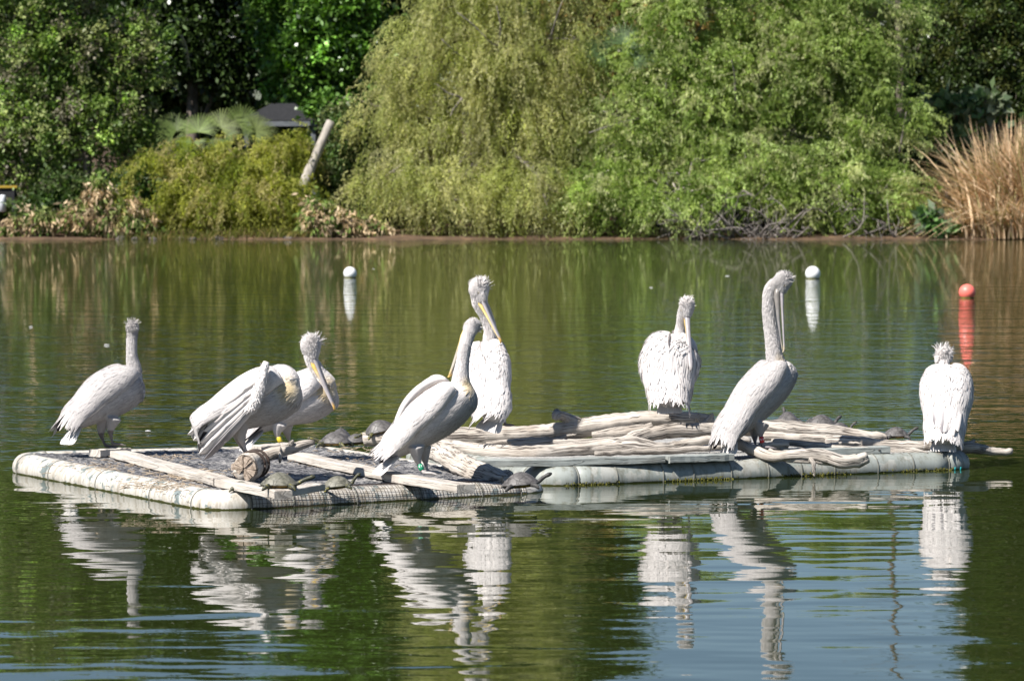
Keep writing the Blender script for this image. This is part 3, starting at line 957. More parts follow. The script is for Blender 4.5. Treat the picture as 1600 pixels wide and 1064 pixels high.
def paint_pipe(name, base, flake, scale, thr):
    m, N, L, B = new_mat(name)
    n = noise(N, L, scale, 6, 0.6)
    r = ramp(N, [(thr, (0, 0, 0)), (thr + .03, (1, 1, 1))])
    L.new(n.outputs[0], r.inputs[0])
    n2 = noise(N, L, 3, 5, 0.6)
    r2 = ramp(N, [(0.3, (0.75, 0.74, 0.72)), (0.7, (1, 1, 1))])
    L.new(n2.outputs[0], r2.inputs[0])
    c = mixc(N, L, base, flake, r.outputs[0])
    c = mixc(N, L, c, r2.outputs[0], 1.0, 'MULTIPLY')
    n5 = noise(N, L, 22, 4, 0.7, 'Object', (1, 1, 0.12))
    r5 = ramp(N, [(0.36, (0.55, 0.5, 0.42)), (0.5, (0.92, 0.91, 0.89)), (0.6, (1, 1, 1))])
    L.new(n5.outputs[0], r5.inputs[0])
    c = mixc(N, L, c, r5.outputs[0], 0.8, 'MULTIPLY')
    # algae at the waterline: a real growth with its own ragged edge
    g = N.new('ShaderNodeNewGeometry')
    sx = N.new('ShaderNodeSeparateXYZ')
    L.new(g.outputs['Position'], sx.inputs[0])
    n3 = noise(N, L, 14, 4, 0.7)
    mr = N.new('ShaderNodeMath'); mr.operation = 'MULTIPLY_ADD'
    mr.inputs[1].default_value = 0.03; mr.inputs[2].default_value = -0.006
    L.new(n3.outputs[0], mr.inputs[0])
    lt = N.new('ShaderNodeMath'); lt.operation = 'LESS_THAN'
    L.new(sx.outputs['Z'], lt.inputs[0]); L.new(mr.outputs[0], lt.inputs[1])
    c = mixc(N, L, c, (0.06, 0.06, 0.012), lt.outputs[0])
    L.new(c, B.inputs['Base Color'])
    B.inputs['Roughness'].default_value = 0.5
    bump(N, L, n.outputs[0], 0.3, 0.004, B)
    return m


M['pipe_white'] = paint_pipe('flaking_white_pipe', (0.60, 0.57, 0.52), (0.22, 0.26, 0.26), 9, 0.56)
M['pipe_green'] = paint_pipe('grey_green_pipe', (0.30, 0.325, 0.305), (0.40, 0.405, 0.375), 5, 0.53)
M['joint'] = simple_mat('joint_ring', [(0.3, (0.1, 0.1, 0.09)), (0.7, (0.2, 0.2, 0.17))], 20, 0.7)
M['wire'] = simple_mat('rusty_wire', [(0.3, (0.03, 0.022, 0.018)), (0.7, (0.08, 0.055, 0.045))], 30, 0.6)


def raft_pipe(t, a, b, za, zb, r, mat, joints, name='pontoon_pipe'):
    a = np.array((a[0], a[1], za - r)); b = np.array((b[0], b[1], zb - r))
    n = 30
    C = np.linspace(a, b, n)
    v, p, uv = tube(C, r, 20, 0.006, seed=3)
    mk(name, v, p, mat, t, uv=uv)
    d = nrm(b - a)
    for f in joints:
        c = a + (b - a) * f
        v, p, _ = tube(np.array([c - d * .006, c - d * .004, c + d * .004, c + d * .006]), [r + .001, r + .004, r + .004, r + .001], 24)
        mk('pipe_joint', v, p, M['joint'], t)


def shrink(P4, m):
    c = np.mean(P4, 0)
    return [q + nrm(c - q) * m for q in P4]


t1 = thing('floating_raft', (rA + rD) / 2, 'low square raft of white pipes with dark matted deck at left', 'raft')
R1 = 0.105
iA, iB, iC, iD = shrink([rA, rB, rC, rD], R1 * 1.3)
crn = [iA, iB, iD, iC]
# edges: left A-B, back B-D, right D-C, front C-A, rounded corners by elbow pieces
def elbow(t, c, d1, d2, z, r, mat, rc=0.2):
    p0 = c + d1 * rc; p1 = c + d2 * rc
    C = np.array([(1 - s) ** 2 * p0 + 2 * s * (1 - s) * c + s ** 2 * p1 for s in np.linspace(0, 1, 12)])
    C[:, 2] = z - r
    v, p, uv = tube(C, r, 20, 0.006, hint=(0, 0, 1))
    mk('pipe_elbow', v, p, mat, t, uv=uv)
    for q, dd in ((p0, d1), (p1, d2)):
        q = np.array((q[0], q[1], z - r))
        v, p, _ = tube(np.array([q - dd * .006, q - dd * .004, q + dd * .004, q + dd * .006]), [r + .001, r + .004, r + .004, r + .001], 24)
        mk('pipe_joint', v, p, M['joint'], t)


def raft_frame(t, cs, zs, r, mat, joints):
    n = 4
    for i in range(4):
        a, b = cs[i], cs[(i + 1) % 4]
        d = nrm(b - a)
        raft_pipe(t, a + d * .2, b - d * .2, zs[i], zs[(i + 1) % 4], r, mat, joints[i])
        c0 = cs[(i - 1) % 4]
        elbow(t, a, nrm(c0 - a), d, zs[i], r, mat)


zD = zB + zC - zA
raft_frame(t1, [iA, iB, iD, iC], [zA, zB, zD, zC], R1, M['pipe_white'], [(0.22, 0.52, 0.8), (.3, .6), (.5,), (.15, .38, .62, .85)])


def deck_sheet(t, cs, zs, th, mat, name, nx=40, ny=40, rough=0.0):
    u, v = np.meshgrid(np.linspace(0, 1, nx), np.linspace(0, 1, ny))
    A, B_, D_, C_ = [np.array((q[0], q[1], z)) for q, z in zip(cs, zs)]
    G = (A * (1 - u[..., None]) + C_ * u[..., None]) * (1 - v[..., None]) + (B_ * (1 - u[..., None]) + D_ * u[..., None]) * v[..., None]
    G[..., 2] += rng.normal(0, rough, (ny, nx))
    Lo = G.copy(); Lo[..., 2] -= th
    n = nx * ny
    idx = np.arange(n).reshape(ny, nx)
    q = np.stack((idx[:-1, :-1], idx[:-1, 1:], idx[1:, 1:], idx[1:, :-1]), -1).reshape(-1, 4)
    bd = list(idx[0, :]) + list(idx[1:, -1]) + list(idx[-1, -2::-1]) + list(idx[-2:0:-1, 0])
    sides = [(bd[i], bd[i] + n, bd[(i + 1) % len(bd)] + n, bd[(i + 1) % len(bd)]) for i in range(len(bd))]
    return mk(name, np.vstack((G.reshape(-1, 3), Lo.reshape(-1, 3))), list(q) + list(q[:, ::-1] + n) + sides, mat, t)


# matted deck: dark netting under droppings and straw
m, N, L, B = new_mat('matted_deck')
n1 = noise(N, L, 24, 8, 0.8)
r1 = ramp(N, [(0.40, (0.012, 0.016, 0.024)), (0.47, (0.04, 0.046, 0.058)), (0.525, (0.38, 0.37, 0.36)), (0.68, (0.55, 0.53, 0.5))])
L.new(n1.outputs[0], r1.inputs[0])
n2 = noise(N, L, 2.2, 4, 0.6)
r2 = ramp(N, [(0.4, (0.45, 0.45, 0.48)), (0.65, (1.0, 0.98, 0.95))])
L.new(n2.outputs[0], r2.inputs[0])
c = mixc(N, L, r1.outputs[0], r2.outputs[0], 1.0, 'MULTIPLY')
L.new(c, B.inputs['Base Color'])
B.inputs['Roughness'].default_value = 0.8
bump(N, L, n1.outputs[0], 1.0, 0.015, B)
M['deck1'] = m
deck_sheet(t1, shrink([iA, iB, iD, iC], .06), [zA - .012, zB - .012, zD - .012, zC - .006], .05, M['deck1'], 'deck_mat', 70, 90, .004)


# wire netting wrapped over the front pipe of raft 1
def netting(t, a, b, za, zb, r, s0, s1, pitch=0.027, amin=-20, amax=115):
    acc = Acc()
    a = np.array((a[0], a[1], za - r)); b = np.array((b[0], b[1], zb - r))
    d = nrm(b - a)
    Lh = np.linalg.norm(b - a)
    sd = np.cross(d, (0, 0, 1)); sd = nrm(sd)
    if sd[1] > 0:
        sd = -sd
    up = np.array((0, 0, 1.0))
    rr = r + .004
    wr = .0013
    for k in range(int((s1 - s0) * Lh / pitch)):
        s = s0 * Lh + k * pitch
        angs = np.radians(np.linspace(amin, amax, 9))
        C = np.array([a + d * (s + .004 * math.sin(k * 1.7)) + (sd * math.cos(x) + up * math.sin(x)) * rr for x in angs])
        v, p, _ = tube(C, wr, 4, caps=False)
        acc.add(v, p)
    for x in np.arange(amin, amax + 1, math.degrees(pitch / r)):
        x = math.radians(x)
        o = (sd * math.cos(x) + up * math.sin(x)) * (rr + .0025)
        v, p, _ = tube(np.linspace(a + d * s0 * Lh + o, a + d * s1 * Lh + o, 14) + rng.normal(0, .0012, (14, 3)), wr, 4, caps=False)
        acc.add(v, p)
    acc.build('wire_netting', M['wire'], t, kind='stuff')


dAC = nrm(iC - iA)
netting(t1, iA + dAC * .2, iC - dAC * .12, zA, zC, R1, 0.0, 1.0)
# straw and droppings on deck 1
acc = Acc()
for cx, cy, n, sp in ((230, 715, 90, 34), (290, 742, 120, 30), (250, 760, 90, 40), (560, 700, 40, 40), (520, 722, 60, 30), (180, 730, 60, 50), (400, 745, 30, 30)):
    for _ in range(int(n * 1.6)):
        q = on1(cx + rng.normal(0, sp), cy + rng.normal(0, 5), .0)
        az = rng.uniform(0, 6.28)
        d = np.array((math.cos(az), math.sin(az), rng.normal(0, .12))) * rng.uniform(.012, .045)
        v, p, _ = tube(np.array([q - d, q + np.array((0, 0, .004)), q + d]), rng.uniform(.0014, .0026), 4)
        acc.add(v, p)
M['straw'] = simple_mat('straw', [(0.3, (0.27, 0.21, 0.15)), (0.7, (0.48, 0.39, 0.29))], 20, 0.9)
o = acc.build('straw_litter', M['straw'], kind='stuff')
tag(o, 'loose straw and twigs scattered on the dark deck of the left raft', 'straw')

t2 = thing('floating_raft', (qA + qC) / 2, 'long grey green pipe raft loaded with driftwood at right', 'raft')
R2 = 0.105
jA, jB, jC, jD = shrink([qA, qB, qC, qD], R2 * 1.3)
raft_frame(t2, [jA, jD, jC, jB], [Z2] * 4, R2, M['pipe_green'], [(.5,), (.2, .4, .6, .8), (.3, .7), (.1, .2, .32, .41, .5, .6, .7, .78, .9)])
m, N, L, B = new_mat('grey_mesh_deck')
n1 = noise(N, L, 60, 3, 0.6)
r1 = ramp(N, [(0.35, (0.22, 0.22, 0.215)), (0.65, (0.48, 0.47, 0.45))])
L.new(n1.outputs[0], r1.inputs[0])
n2 = noise(N, L, 3, 4, 0.6)
r2 = ramp(N, [(0.35, (0.6, 0.58, 0.55)), (0.6, (1, 1, 1))])
L.new(n2.outputs[0], r2.inputs[0])
L.new(mixc(N, L, r1.outputs[0], r2.outputs[0], 1.0, 'MULTIPLY'), B.inputs['Base Color'])
B.inputs['Roughness'].default_value = 0.8
M['deck2'] = m
deck_sheet(t2, shrink([jA, jD, jC, jB], .05), [Z2 - .012] * 4, .05, M['deck2'], 'deck_mesh', 60, 60, .002)
# raised ribs of the mesh deck near the front
acc = Acc()
for k in range(150):
    f = (k + .5) / 150
    a = jA + (jB - jA) * f + p2 * .07
    b = a + p2 * .55 + e2 * .12
    C = np.array([(a[0], a[1], Z2 - .008), (b[0], b[1], Z2 - .008)])
    v, p, _ = tube(C, .005, 4)
    acc.add(v, p)
acc.build('mesh_ribs', M['deck2'], t2, kind='stuff')
# clips and a teal cord on the front pipe
M['teal'] = simple_mat('teal_cord', [(0.3, (0.0, 0.16, 0.18)), (0.7, (0.01, 0.25, 0.26))], 20, 0.6)
c = jA + (jB - jA) * .955
c = np.array((c[0], c[1], Z2 - R2))
for k, off in enumerate((0, .05)):
    v, p, _ = tube(np.array([c + e2 * off + (-p2 * math.cos(a) + np.array((0, 0, math.sin(a)))) * (R2 + .008) for a in np.radians(np.linspace(-32, -4, 5))]), .006, 6)
    mk('cord', v, p, M['teal'], t2)
# algae fringe: tufts hanging at the waterline of raft 2
acc = Acc()
for k in range(800):
    f = rng.uniform(.02, .95)
    if math.sin(f * 23) + rng.normal(0, .5) < 0:
        continue
    q = jA + (jB - jA) * f - p2 * (R2 * rng.uniform(.86, .97) + .012)
    q[2] = rng.uniform(.0, .03)
    acc.add(*[z for z in leaf_mesh(q[None], np.array([[rng.normal(0, .5), -.3, -1]]), .016, .012, np.array([[.08, .085, .015]]))][:2])
acc.build('algae_fringe', simple_mat('algae', [(0.3, (0.035, 0.04, 0.008)), (0.7, (0.14, 0.13, 0.02))], 25, 0.9), t2, kind='stuff')


# ------------------------------------------------------------------ timber and driftwood
def plank(label, a, b, wd, th, mat, cat='plank', tilt=0.0):
    """sawn board from a to b (top centre line)"""
    a = np.asarray(a, float); b = np.asarray(b, float)
    d = nrm(b - a)
    s = nrm(np.cross((0, 0, 1), d))
    up = np.cross(d, s)
    L_ = np.linalg.norm(b - a)
    n = 14
    prof = [(-wd / 2 + .004, 0), (wd / 2 - .004, 0), (wd / 2, -.004), (wd / 2, -th + .004), (wd / 2 - .004, -th), (-wd / 2 + .004, -th), (-wd / 2, -th + .004), (-wd / 2, -.004)]
    V, U = [], []
    r_ = np.random.default_rng(abs(hash(label)) % 1000 if False else len(label))
    for i in range(n):
        f = i / (n - 1)
        c = (a + b) / 2 * 0 + a + (b - a) * f - (a + b) / 2
        wv = r_.normal(0, .002, 2)
        acc_l = 0
        for j, (x, z) in enumerate(prof):
            V.append(c + s * (x + wv[0]) + up * (z + wv[1]))
            U.append((x * 12 + z * 9, f * L_))
    V.append(V[0] * 0 + (a - (a + b) / 2) + up * (-th / 2)); U.append((0, 0))
    V.append((b - (a + b) / 2) + up * (-th / 2)); U.append((0.3, L_))
    o = mk('plank', V, ring_polys(n, 8), mat, uv=U, smooth=False)
    o.location = tuple((a + b) / 2)
    return tag(o, label, cat)


TH = 0.055
plank('pale board under the leftmost pelican running down the dark deck', on1(185, 703.5, TH), on1(347, 746, TH), .125, TH, M['plank'])
plank('short pale board end sticking out behind the leftmost pelican feet', on1(148, 702, TH * .98), on1(196, 699, TH * .98), .12, TH * .98, M['plank'])
plank('pale board between the cracked log stub and the raft front', on1(349, 747, TH), on1(443, 766, TH), .125, TH, M['plank'])
plank('short board end with growth rings under the biggest turtle', on1(436, 765, .05), on1(470, 757, .05) + np.array((.1, .1, 0)), .12, .045, M['plank'])
plank('long pale board ending beside the green banded pelican', on1(462, 707, TH), on1(612, 738, TH), .125, TH, M['plank'])
plank('pale board under the green banded pelican jutting over the raft front', on1(614, 739, TH), on1(728, 757, TH + .01), .135, TH, M['plank'])
plank('grey board half hidden behind the yellow banded pelican feet', on1(395, 697, TH), on1(450, 692, TH), .15, TH, M['plank'])
plank('long grey board along the middle of the driftwood raft', on2(748, 719, .05), on2(1035, 712, .05), .13, .05, M['plank_grey'])
plank('short grey board right of the long grey board', on2(1040, 712, .05), on2(1140, 708, .05), .13, .05, M['plank_grey'])
plank('grey board under the forked log right of the red banded pelican', on2(1215, 702, .05), on2(1385, 697, .05), .13, .05, M['plank_grey'])


def log(name, label, pts, branches=(), mat='driftwood', cat='driftwood', seed=1, n=14, wob=.09, groove=.035, straps=()):
    """driftwood: pts = (px, py, Y, radius px); branches leave it the same way"""
    base = W(*pts[0][:3])
    t = thing(name, base, label, cat)

    def one(ps, nm, sd):
        Cs = np.array([np.append(W(a, b, c), r * c / F) for a, b, c, r in ps])
        m_ = max(14, int(np.linalg.norm(np.diff(Cs[:, :3], axis=0), axis=1).sum() / .035))
        q = catmull(Cs, m_)
        q[:, :3] += np.random.default_rng(sd).normal(0, .0025, (m_, 3))
        v, p, uv = tube(q[:, :3], np.maximum(q[:, 3], .006), n, wob, seed=sd, groove=groove)
        uv = uv + np.array((sd * 1.37, sd * .71))
        return mk(nm, v, p, M[mat], t, uv=uv)
    one(pts, 'stem', seed)
    for i, b in enumerate(branches):
        one(b, 'limb', seed + 11 + i)
    return t


log('driftwood_log', 'longest thick pale log along the back of the raft under the two preening white pelicans',
    [(568, 686, 27.6, 13), (640, 684, 27.55, 14), (715, 682, 27.5, 14), (790, 679, 27.5, 14), (835, 677, 27.5, 14), (885, 672, 27.5, 15), (940, 663, 27.5, 15), (990, 656, 27.5, 13), (1040, 654, 27.5, 11), (1115, 657, 27.5, 9)],
    [[(905, 664, 27.5, 12), (888, 655, 27.5, 9), (876, 650, 27.45, 8), (869, 647, 27.42, 9)]], seed=2, n=18)
log('driftwood_log', 'pale forked log lying along the front of the driftwood raft',
    [(690, 692, 26.9, 8), (745, 703, 26.6, 11), (820, 708, 26.5, 11), (890, 702, 26.6, 10), (950, 697, 26.7, 12), (990, 696, 26.7, 14), (1030, 700, 26.7, 9), (1065, 694, 26.75, 8), (1120, 687, 26.8, 8), (1170, 690, 26.9, 8)],
    [[(975, 694, 26.75, 12), (1005, 680, 26.85, 11), (1050, 673, 26.9, 11), (1110, 671, 27.0, 10), (1160, 672, 27.1, 10)]], seed=5, n=18)
log('driftwood_log', 'broad split pale log right of the red banded pelican with torn end',
    [(1160, 672, 27.2, 9), (1200, 670, 27.2, 12), (1250, 673, 27.2, 12), (1300, 677, 27.2, 11), (1340, 680, 27.2, 9), (1375, 682, 27.2, 7), (1386, 684, 27.2, 3)],
    [[(1190, 682, 27.1, 8), (1250, 684, 27.05, 6), (1310, 688, 27.0, 7)]], seed=7, n=18, wob=.13, groove=.06)
log('driftwood_log', 'long thin grey log poking out past the right end of the raft',
    [(1290, 688, 27.0, 9), (1345, 693, 27.0, 11), (1400, 697, 27.0, 9), (1460, 697, 27.0, 8), (1520, 700, 27.05, 9), (1550, 705, 27.1, 7), (1581, 706, 27.1, 5.5)],
    [[(1500, 697, 27.05, 6), (1515, 692, 27.1, 4), (1524, 688, 27.15, 1.5)]], seed=9, n=14)
log('driftwood_log', 'gnarled forked log under the red banded pelican hanging over the front pipe',
    [(1150, 690, 26.35, 8), (1175, 703, 26.2, 9), (1205, 713, 26.1, 9), (1240, 711, 26.05, 9), (1275, 711, 26.0, 9), (1310, 720, 25.95, 9), (1340, 720, 25.95, 9), (1354, 713, 25.95, 8)],
    [[(1200, 708, 26.15, 7), (1240, 717, 26.05, 6), (1275, 720, 26.0, 5), (1300, 724, 26, 4)], [(1266, 716, 26.0, 5), (1271, 724, 25.95, 4), (1272, 736, 25.93, 2.5), (1272, 744, 25.93, 1.5)], [(1185, 704, 26.2, 7), (1190, 697, 26.3, 6), (1230, 697, 26.4, 6)]], seed=12, n=16, wob=.16, groove=.08)
log('driftwood_log', 'thick pale log with broken end beside the turtle in the middle of the front',
    [(672, 702, 26.0, 14), (700, 715, 25.6, 16), (730, 731, 25.2, 16), (760, 742, 24.95, 15), (785, 751, 24.75, 13), (797, 755, 24.7, 9)],
    [[(770, 748, 24.85, 9), (790, 742, 24.8, 8), (798, 744, 24.75, 5)]], seed=15, n=18, wob=.12, groove=.06)
log('driftwood_log', 'pale bleached slab of wood in the dip of the front log',
    [(800, 697, 26.9, 5), (830, 696, 26.95, 6), (880, 693, 27.0, 6), (920, 694, 27.0, 4)], seed=18)
log('driftwood_log', 'grey log half hidden under the thick log between the two rafts',
    [(925, 679, 27.3, 5), (965, 676, 27.3, 8), (1000, 671, 27.3, 9), (1020, 668, 27.3, 8)], seed=21)
log('driftwood_stick', 'thin pale stick lying between the front log and the thick back log', [(760, 694, 27.1, 4), (830, 688, 27.15, 5), (900, 690, 27.15, 5), (960, 684, 27.2, 3)], [[(860, 689, 27.15, 4), (884, 682, 27.2, 3), (900, 679, 27.2, 1.5)]], seed=31, n=10)
log('driftwood_stick', 'crooked grey stick on the mesh right of the red banded pelican', [(1205, 690, 26.7, 5), (1260, 694, 26.7, 5), (1310, 700, 26.6, 5), (1375, 703, 26.6, 3)], [[(1290, 697, 26.65, 4), (1320, 692, 26.7, 3), (1345, 693, 26.7, 1.5)]], seed=33, n=10)
log('driftwood_stick', 'thin split stick behind the long grey board', [(930, 709, 26.3, 4), (1000, 705, 26.35, 5), (1060, 703, 26.4, 5), (1140, 698, 26.5, 3)], seed=35, n=10)
log('driftwood_stick', 'short dark broken stick beside the torn end of the split log', [(1370, 700, 26.9, 4), (1395, 703, 26.85, 6), (1425, 704, 26.8, 5), (1450, 707, 26.75, 2)], seed=37, n=10)
log('driftwood_stick', 'pale forked stick leaning on the thick log left of the tallest pelican', [(1070, 668, 27.2, 4), (1095, 664, 27.25, 5), (1108, 654, 27.3, 4), (1113, 646, 27.3, 2)], [[(1092, 664, 27.25, 4), (1090, 655, 27.2, 3), (1092, 648, 27.2, 3)]], seed=39, n=10)
# cracked stub strapped to the left raft, on which the wing preening pelican stands
t = log('log_stub', 'short cracked log stub with black straps under the pelican hiding its head',
        [(383, 731, 24.15, 19), (386, 730, 24.2, 20.5), (391, 728, 24.27, 20), (399, 725, 24.38, 19), (404, 723, 24.45, 17)], seed=23, n=22, wob=.12, groove=.05)
e0 = W(383, 731, 24.15); ax = nrm(W(404, 723, 24.45) - e0)
s1 = nrm(np.cross(ax, (0, 0, 1))); s2 = np.cross(s1, ax)
acc = Acc()
cuts = np.sort(np.linspace(0, 2 * math.pi, 12)[:-1] + rng.uniform(-.2, .2, 11))
for i in range(11):
    a0, a1 = cuts[i] + .05, cuts[(i + 1) % 11] - .05 + (2 * math.pi if i == 10 else 0)
    dz = rng.uniform(.012, .03)
    pr = [(r_, x) for r_ in (.007, .045, .086) for x in np.linspace(a0, a1, 4)]
    r_s = rng.uniform(.88, 1.05)
    top = [e0 - ax * (dz + .012 - .1 * r_ ** 1.0 * .1) + (s1 * math.cos(x) + s2 * math.sin(x)) * r_ * r_s for r_, x in pr]
    bot = [q + ax * .05 for q in top]
    qs = []
    for a_ in range(2):
        for b_ in range(3):
            k = a_ * 4 + b_
            qs += [(k, k + 1, k + 5, k + 4), (k + 12, k + 16, k + 17, k + 13)]
    rim = [0, 1, 2, 3, 7, 11, 10, 9, 8, 4]
    qs += [(rim[j], rim[(j + 1) % 10], rim[(j + 1) % 10] + 12, rim[j] + 12) for j in range(10)]
    acc.add(top + bot, qs)
M['end_grain'] = simple_mat('end_grain', [(0.35, (0.2, 0.15, 0.11)), (0.65, (0.5, 0.41, 0.33))], 45, 0.9, .6, .01)
acc.build('cracked_end', M['end_grain'], t, smooth=False)
for k, x in enumerate((396, 402)):
    Cc = W(x - 2, 726 - k * 2, 24.32 + k * .07)
    s1 = nrm(np.cross(ax, (0, 0, 1))); s2 = np.cross(s1, ax)
    ring = np.array([Cc + (s1 * math.cos(a) + s2 * math.sin(a)) * .093 for a in np.linspace(0, 2 * math.pi, 22)])
    v, p, _ = tube(ring, .009, 6)
    mk('strap', v, p, M['wire'], t)
log('driftwood_branch', 'small pale branch with root legs leaning up beside the cracked stub',
    [(405, 716, 25.0, 6), (425, 708, 25.0, 9), (450, 702, 25.0, 8), (470, 696, 25.05, 7), (490, 691, 25.1, 4)],
    [[(418, 711, 25.0, 7), (411, 720, 24.95, 6), (405, 732, 24.9, 5), (404, 738, 24.9, 3)], [(440, 706, 25.0, 5), (438, 714, 24.95, 3), (437, 722, 24.95, 2)], [(452, 699, 25, 4), (456, 692, 25, 4), (458, 689, 25, 2)]], seed=27, n=14, wob=.12)


# ------------------------------------------------------------------ pelicans
def remesh(V, P, voxel, smooth=5, name='body'):
    me = bpy.data.meshes.new('tmp')
    me.from_pydata([tuple(v) for v in V], [], [tuple(int(i) for i in p) for p in P])
    o = bpy.data.objects.new('tmp', me)
    COL.objects.link(o)
    a = o.modifiers.new('r', 'REMESH'); a.mode = 'VOXEL'; a.voxel_size = voxel
    s = o.modifiers.new('s', 'SMOOTH'); s.factor = 0.5; s.iterations = smooth
    dg = bpy.context.evaluated_depsgraph_get()
    ev = o.evaluated_get(dg)
    nm = bpy.data.meshes.new_from_object(ev)
    bpy.data.objects.remove(o)
    bpy.data.meshes.remove(me)
    n = len(nm.vertices)
    co = np.empty(n * 3, np.float32); nm.vertices.foreach_get('co', co)
    q = len(nm.polygons)
    fc = np.empty(q * 3, np.float32); nm.polygons.foreach_get('center', fc)
    fn = np.empty(q * 3, np.float32); nm.polygons.foreach_get('normal', fn)
    nm.polygons.foreach_set('use_smooth', np.full(q, True))
    return nm, co.reshape(-1, 3), fc.reshape(-1, 3), fn.reshape(-1, 3)


# feather templates: rows of (x, half width, z) -> grid of 3 columns
def template(rows, camber):
    T_ = []
    for x, h, z in rows:
        T_ += [(x, -h, z - camber * h), (x, 0, z), (x, h, z - camber * h)]
    Q = []
    for r_ in range(len(rows) - 1):
        for s_ in range(2):
            a = r_ * 3 + s_
            Q.append((a, a + 1, a + 4, a + 3))
    return np.array(T_), np.array(Q)


T_big = template([(0, .35, 0), (.3, .5, .015), (.6, .5, .015), (.85, .36, .0), (.97, .15, -.015), (1.0, .03, -.02)], .16)
T_mid = template([(0, .4, 0), (.45, .5, .03), (.8, .36, .0), (1.0, .04, -.04)], .25)
T_tuft = template([(0, .5, 0), (.55, .35, .06), (1.0, .04, -.02)], .2)


def feathers(Tm, Pp, X, Nn, Ln, Wd, lift):
    Tv, Tq = Tm
    n = len(Pp)
    X = nrm(X - Nn * np.sum(X * Nn, 1, keepdims=True))
    Yv = np.cross(Nn, X)
    lift = np.broadcast_to(np.asarray(lift, float), (n,))[:, None]
    X2 = X * np.cos(lift) + Nn * np.sin(lift)
    N2 = Nn * np.cos(lift) - X * np.sin(lift)
    Ln = np.broadcast_to(np.asarray(Ln, float), (n,))
    Wd = np.broadcast_to(np.asarray(Wd, float), (n,))
    V = Pp[:, None, :] + X2[:, None, :] * (Tv[None, :, 0] * Ln[:, None])[..., None] + Yv[:, None, :] * (Tv[None, :, 1] * Wd[:, None])[..., None] + N2[:, None, :] * (Tv[None, :, 2] * Ln[:, None])[..., None]
    k = len(Tv)
    Q = (Tq[None] + (np.arange(n) * k)[:, None, None]).reshape(-1, 4)
    return V.reshape(-1, 3), Q, k


def unit_feather(name, rows, camber, tipdark, base, shaft):
    Tv, Tq = template(rows, camber)
    c = np.array([base] * len(Tv), float)
    for i, v in enumerate(Tv):
        if tipdark is not None:
            f = np.clip((v[0] - tipdark[0]) / .25, 0, 1)
            c[i] = c[i] * (1 - f) + np.array(tipdark[1]) * f
        if i % 3 == 1:
            c[i] = c[i] * shaft
    o = mk(name, Tv, Tq, M['plumage'], None, c)
    me = o.data
    bpy.data.objects.remove(o)
    return me


ROWS = [(0, .3, 0), (.2, .45, .02), (.5, .5, .03), (.75, .47, .015), (.9, .36, -.01), (.97, .2, -.03), (1.0, .04, -.04)]
FE_white = unit_feather('flight_feather', ROWS, .25, None, (0.70, 0.662, 0.635), .82)
FE_grey = unit_feather('flight_feather', ROWS, .25, (.45, (.30, .28, .29)), (0.52, 0.50, 0.50), .65)
FE_dark = unit_feather('flight_feather', ROWS, .25, (.15, (.035, .033, .035)), (0.35, 0.33, 0.33), .5)
FE_tail = unit_feather('tail_feather', ROWS, .2, None, (0.70, 0.67, 0.64), .8)


def place_feather(me, parent, P0, X, Nn, L_, Wd, name):
    X = nrm(X)
    Nn = nrm(Nn - X * np.dot(Nn, X))
    Yv = np.cross(Nn, X)
    Mx = Matrix(((X[0] * L_, Yv[0] * Wd, Nn[0] * L_, P0[0]), (X[1] * L_, Yv[1] * Wd, Nn[1] * L_, P0[1]), (X[2] * L_, Yv[2] * Wd, Nn[2] * L_, P0[2]), (0, 0, 0, 1)))
    o = bpy.data.objects.new(name, me)
    COL.objects.link(o)
    o.parent = parent
    o.matrix_parent_inverse = Matrix.Identity(4)
    o.matrix_parent_inverse = parent_world(parent).inverted()
    o.matrix_basis = Mx
    return o


def parent_world(o):
    m = o.matrix_basis.copy()
    if o.parent is not None:
        return parent_world(o.parent) @ o.matrix_parent_inverse @ m
    return m


WHITE0 = WHITE = np.array((0.70, 0.662, 0.635))
GREYF = np.array((0.42, 0.395, 0.39))
SKIN = np.array((0.17, 0.15, 0.14))


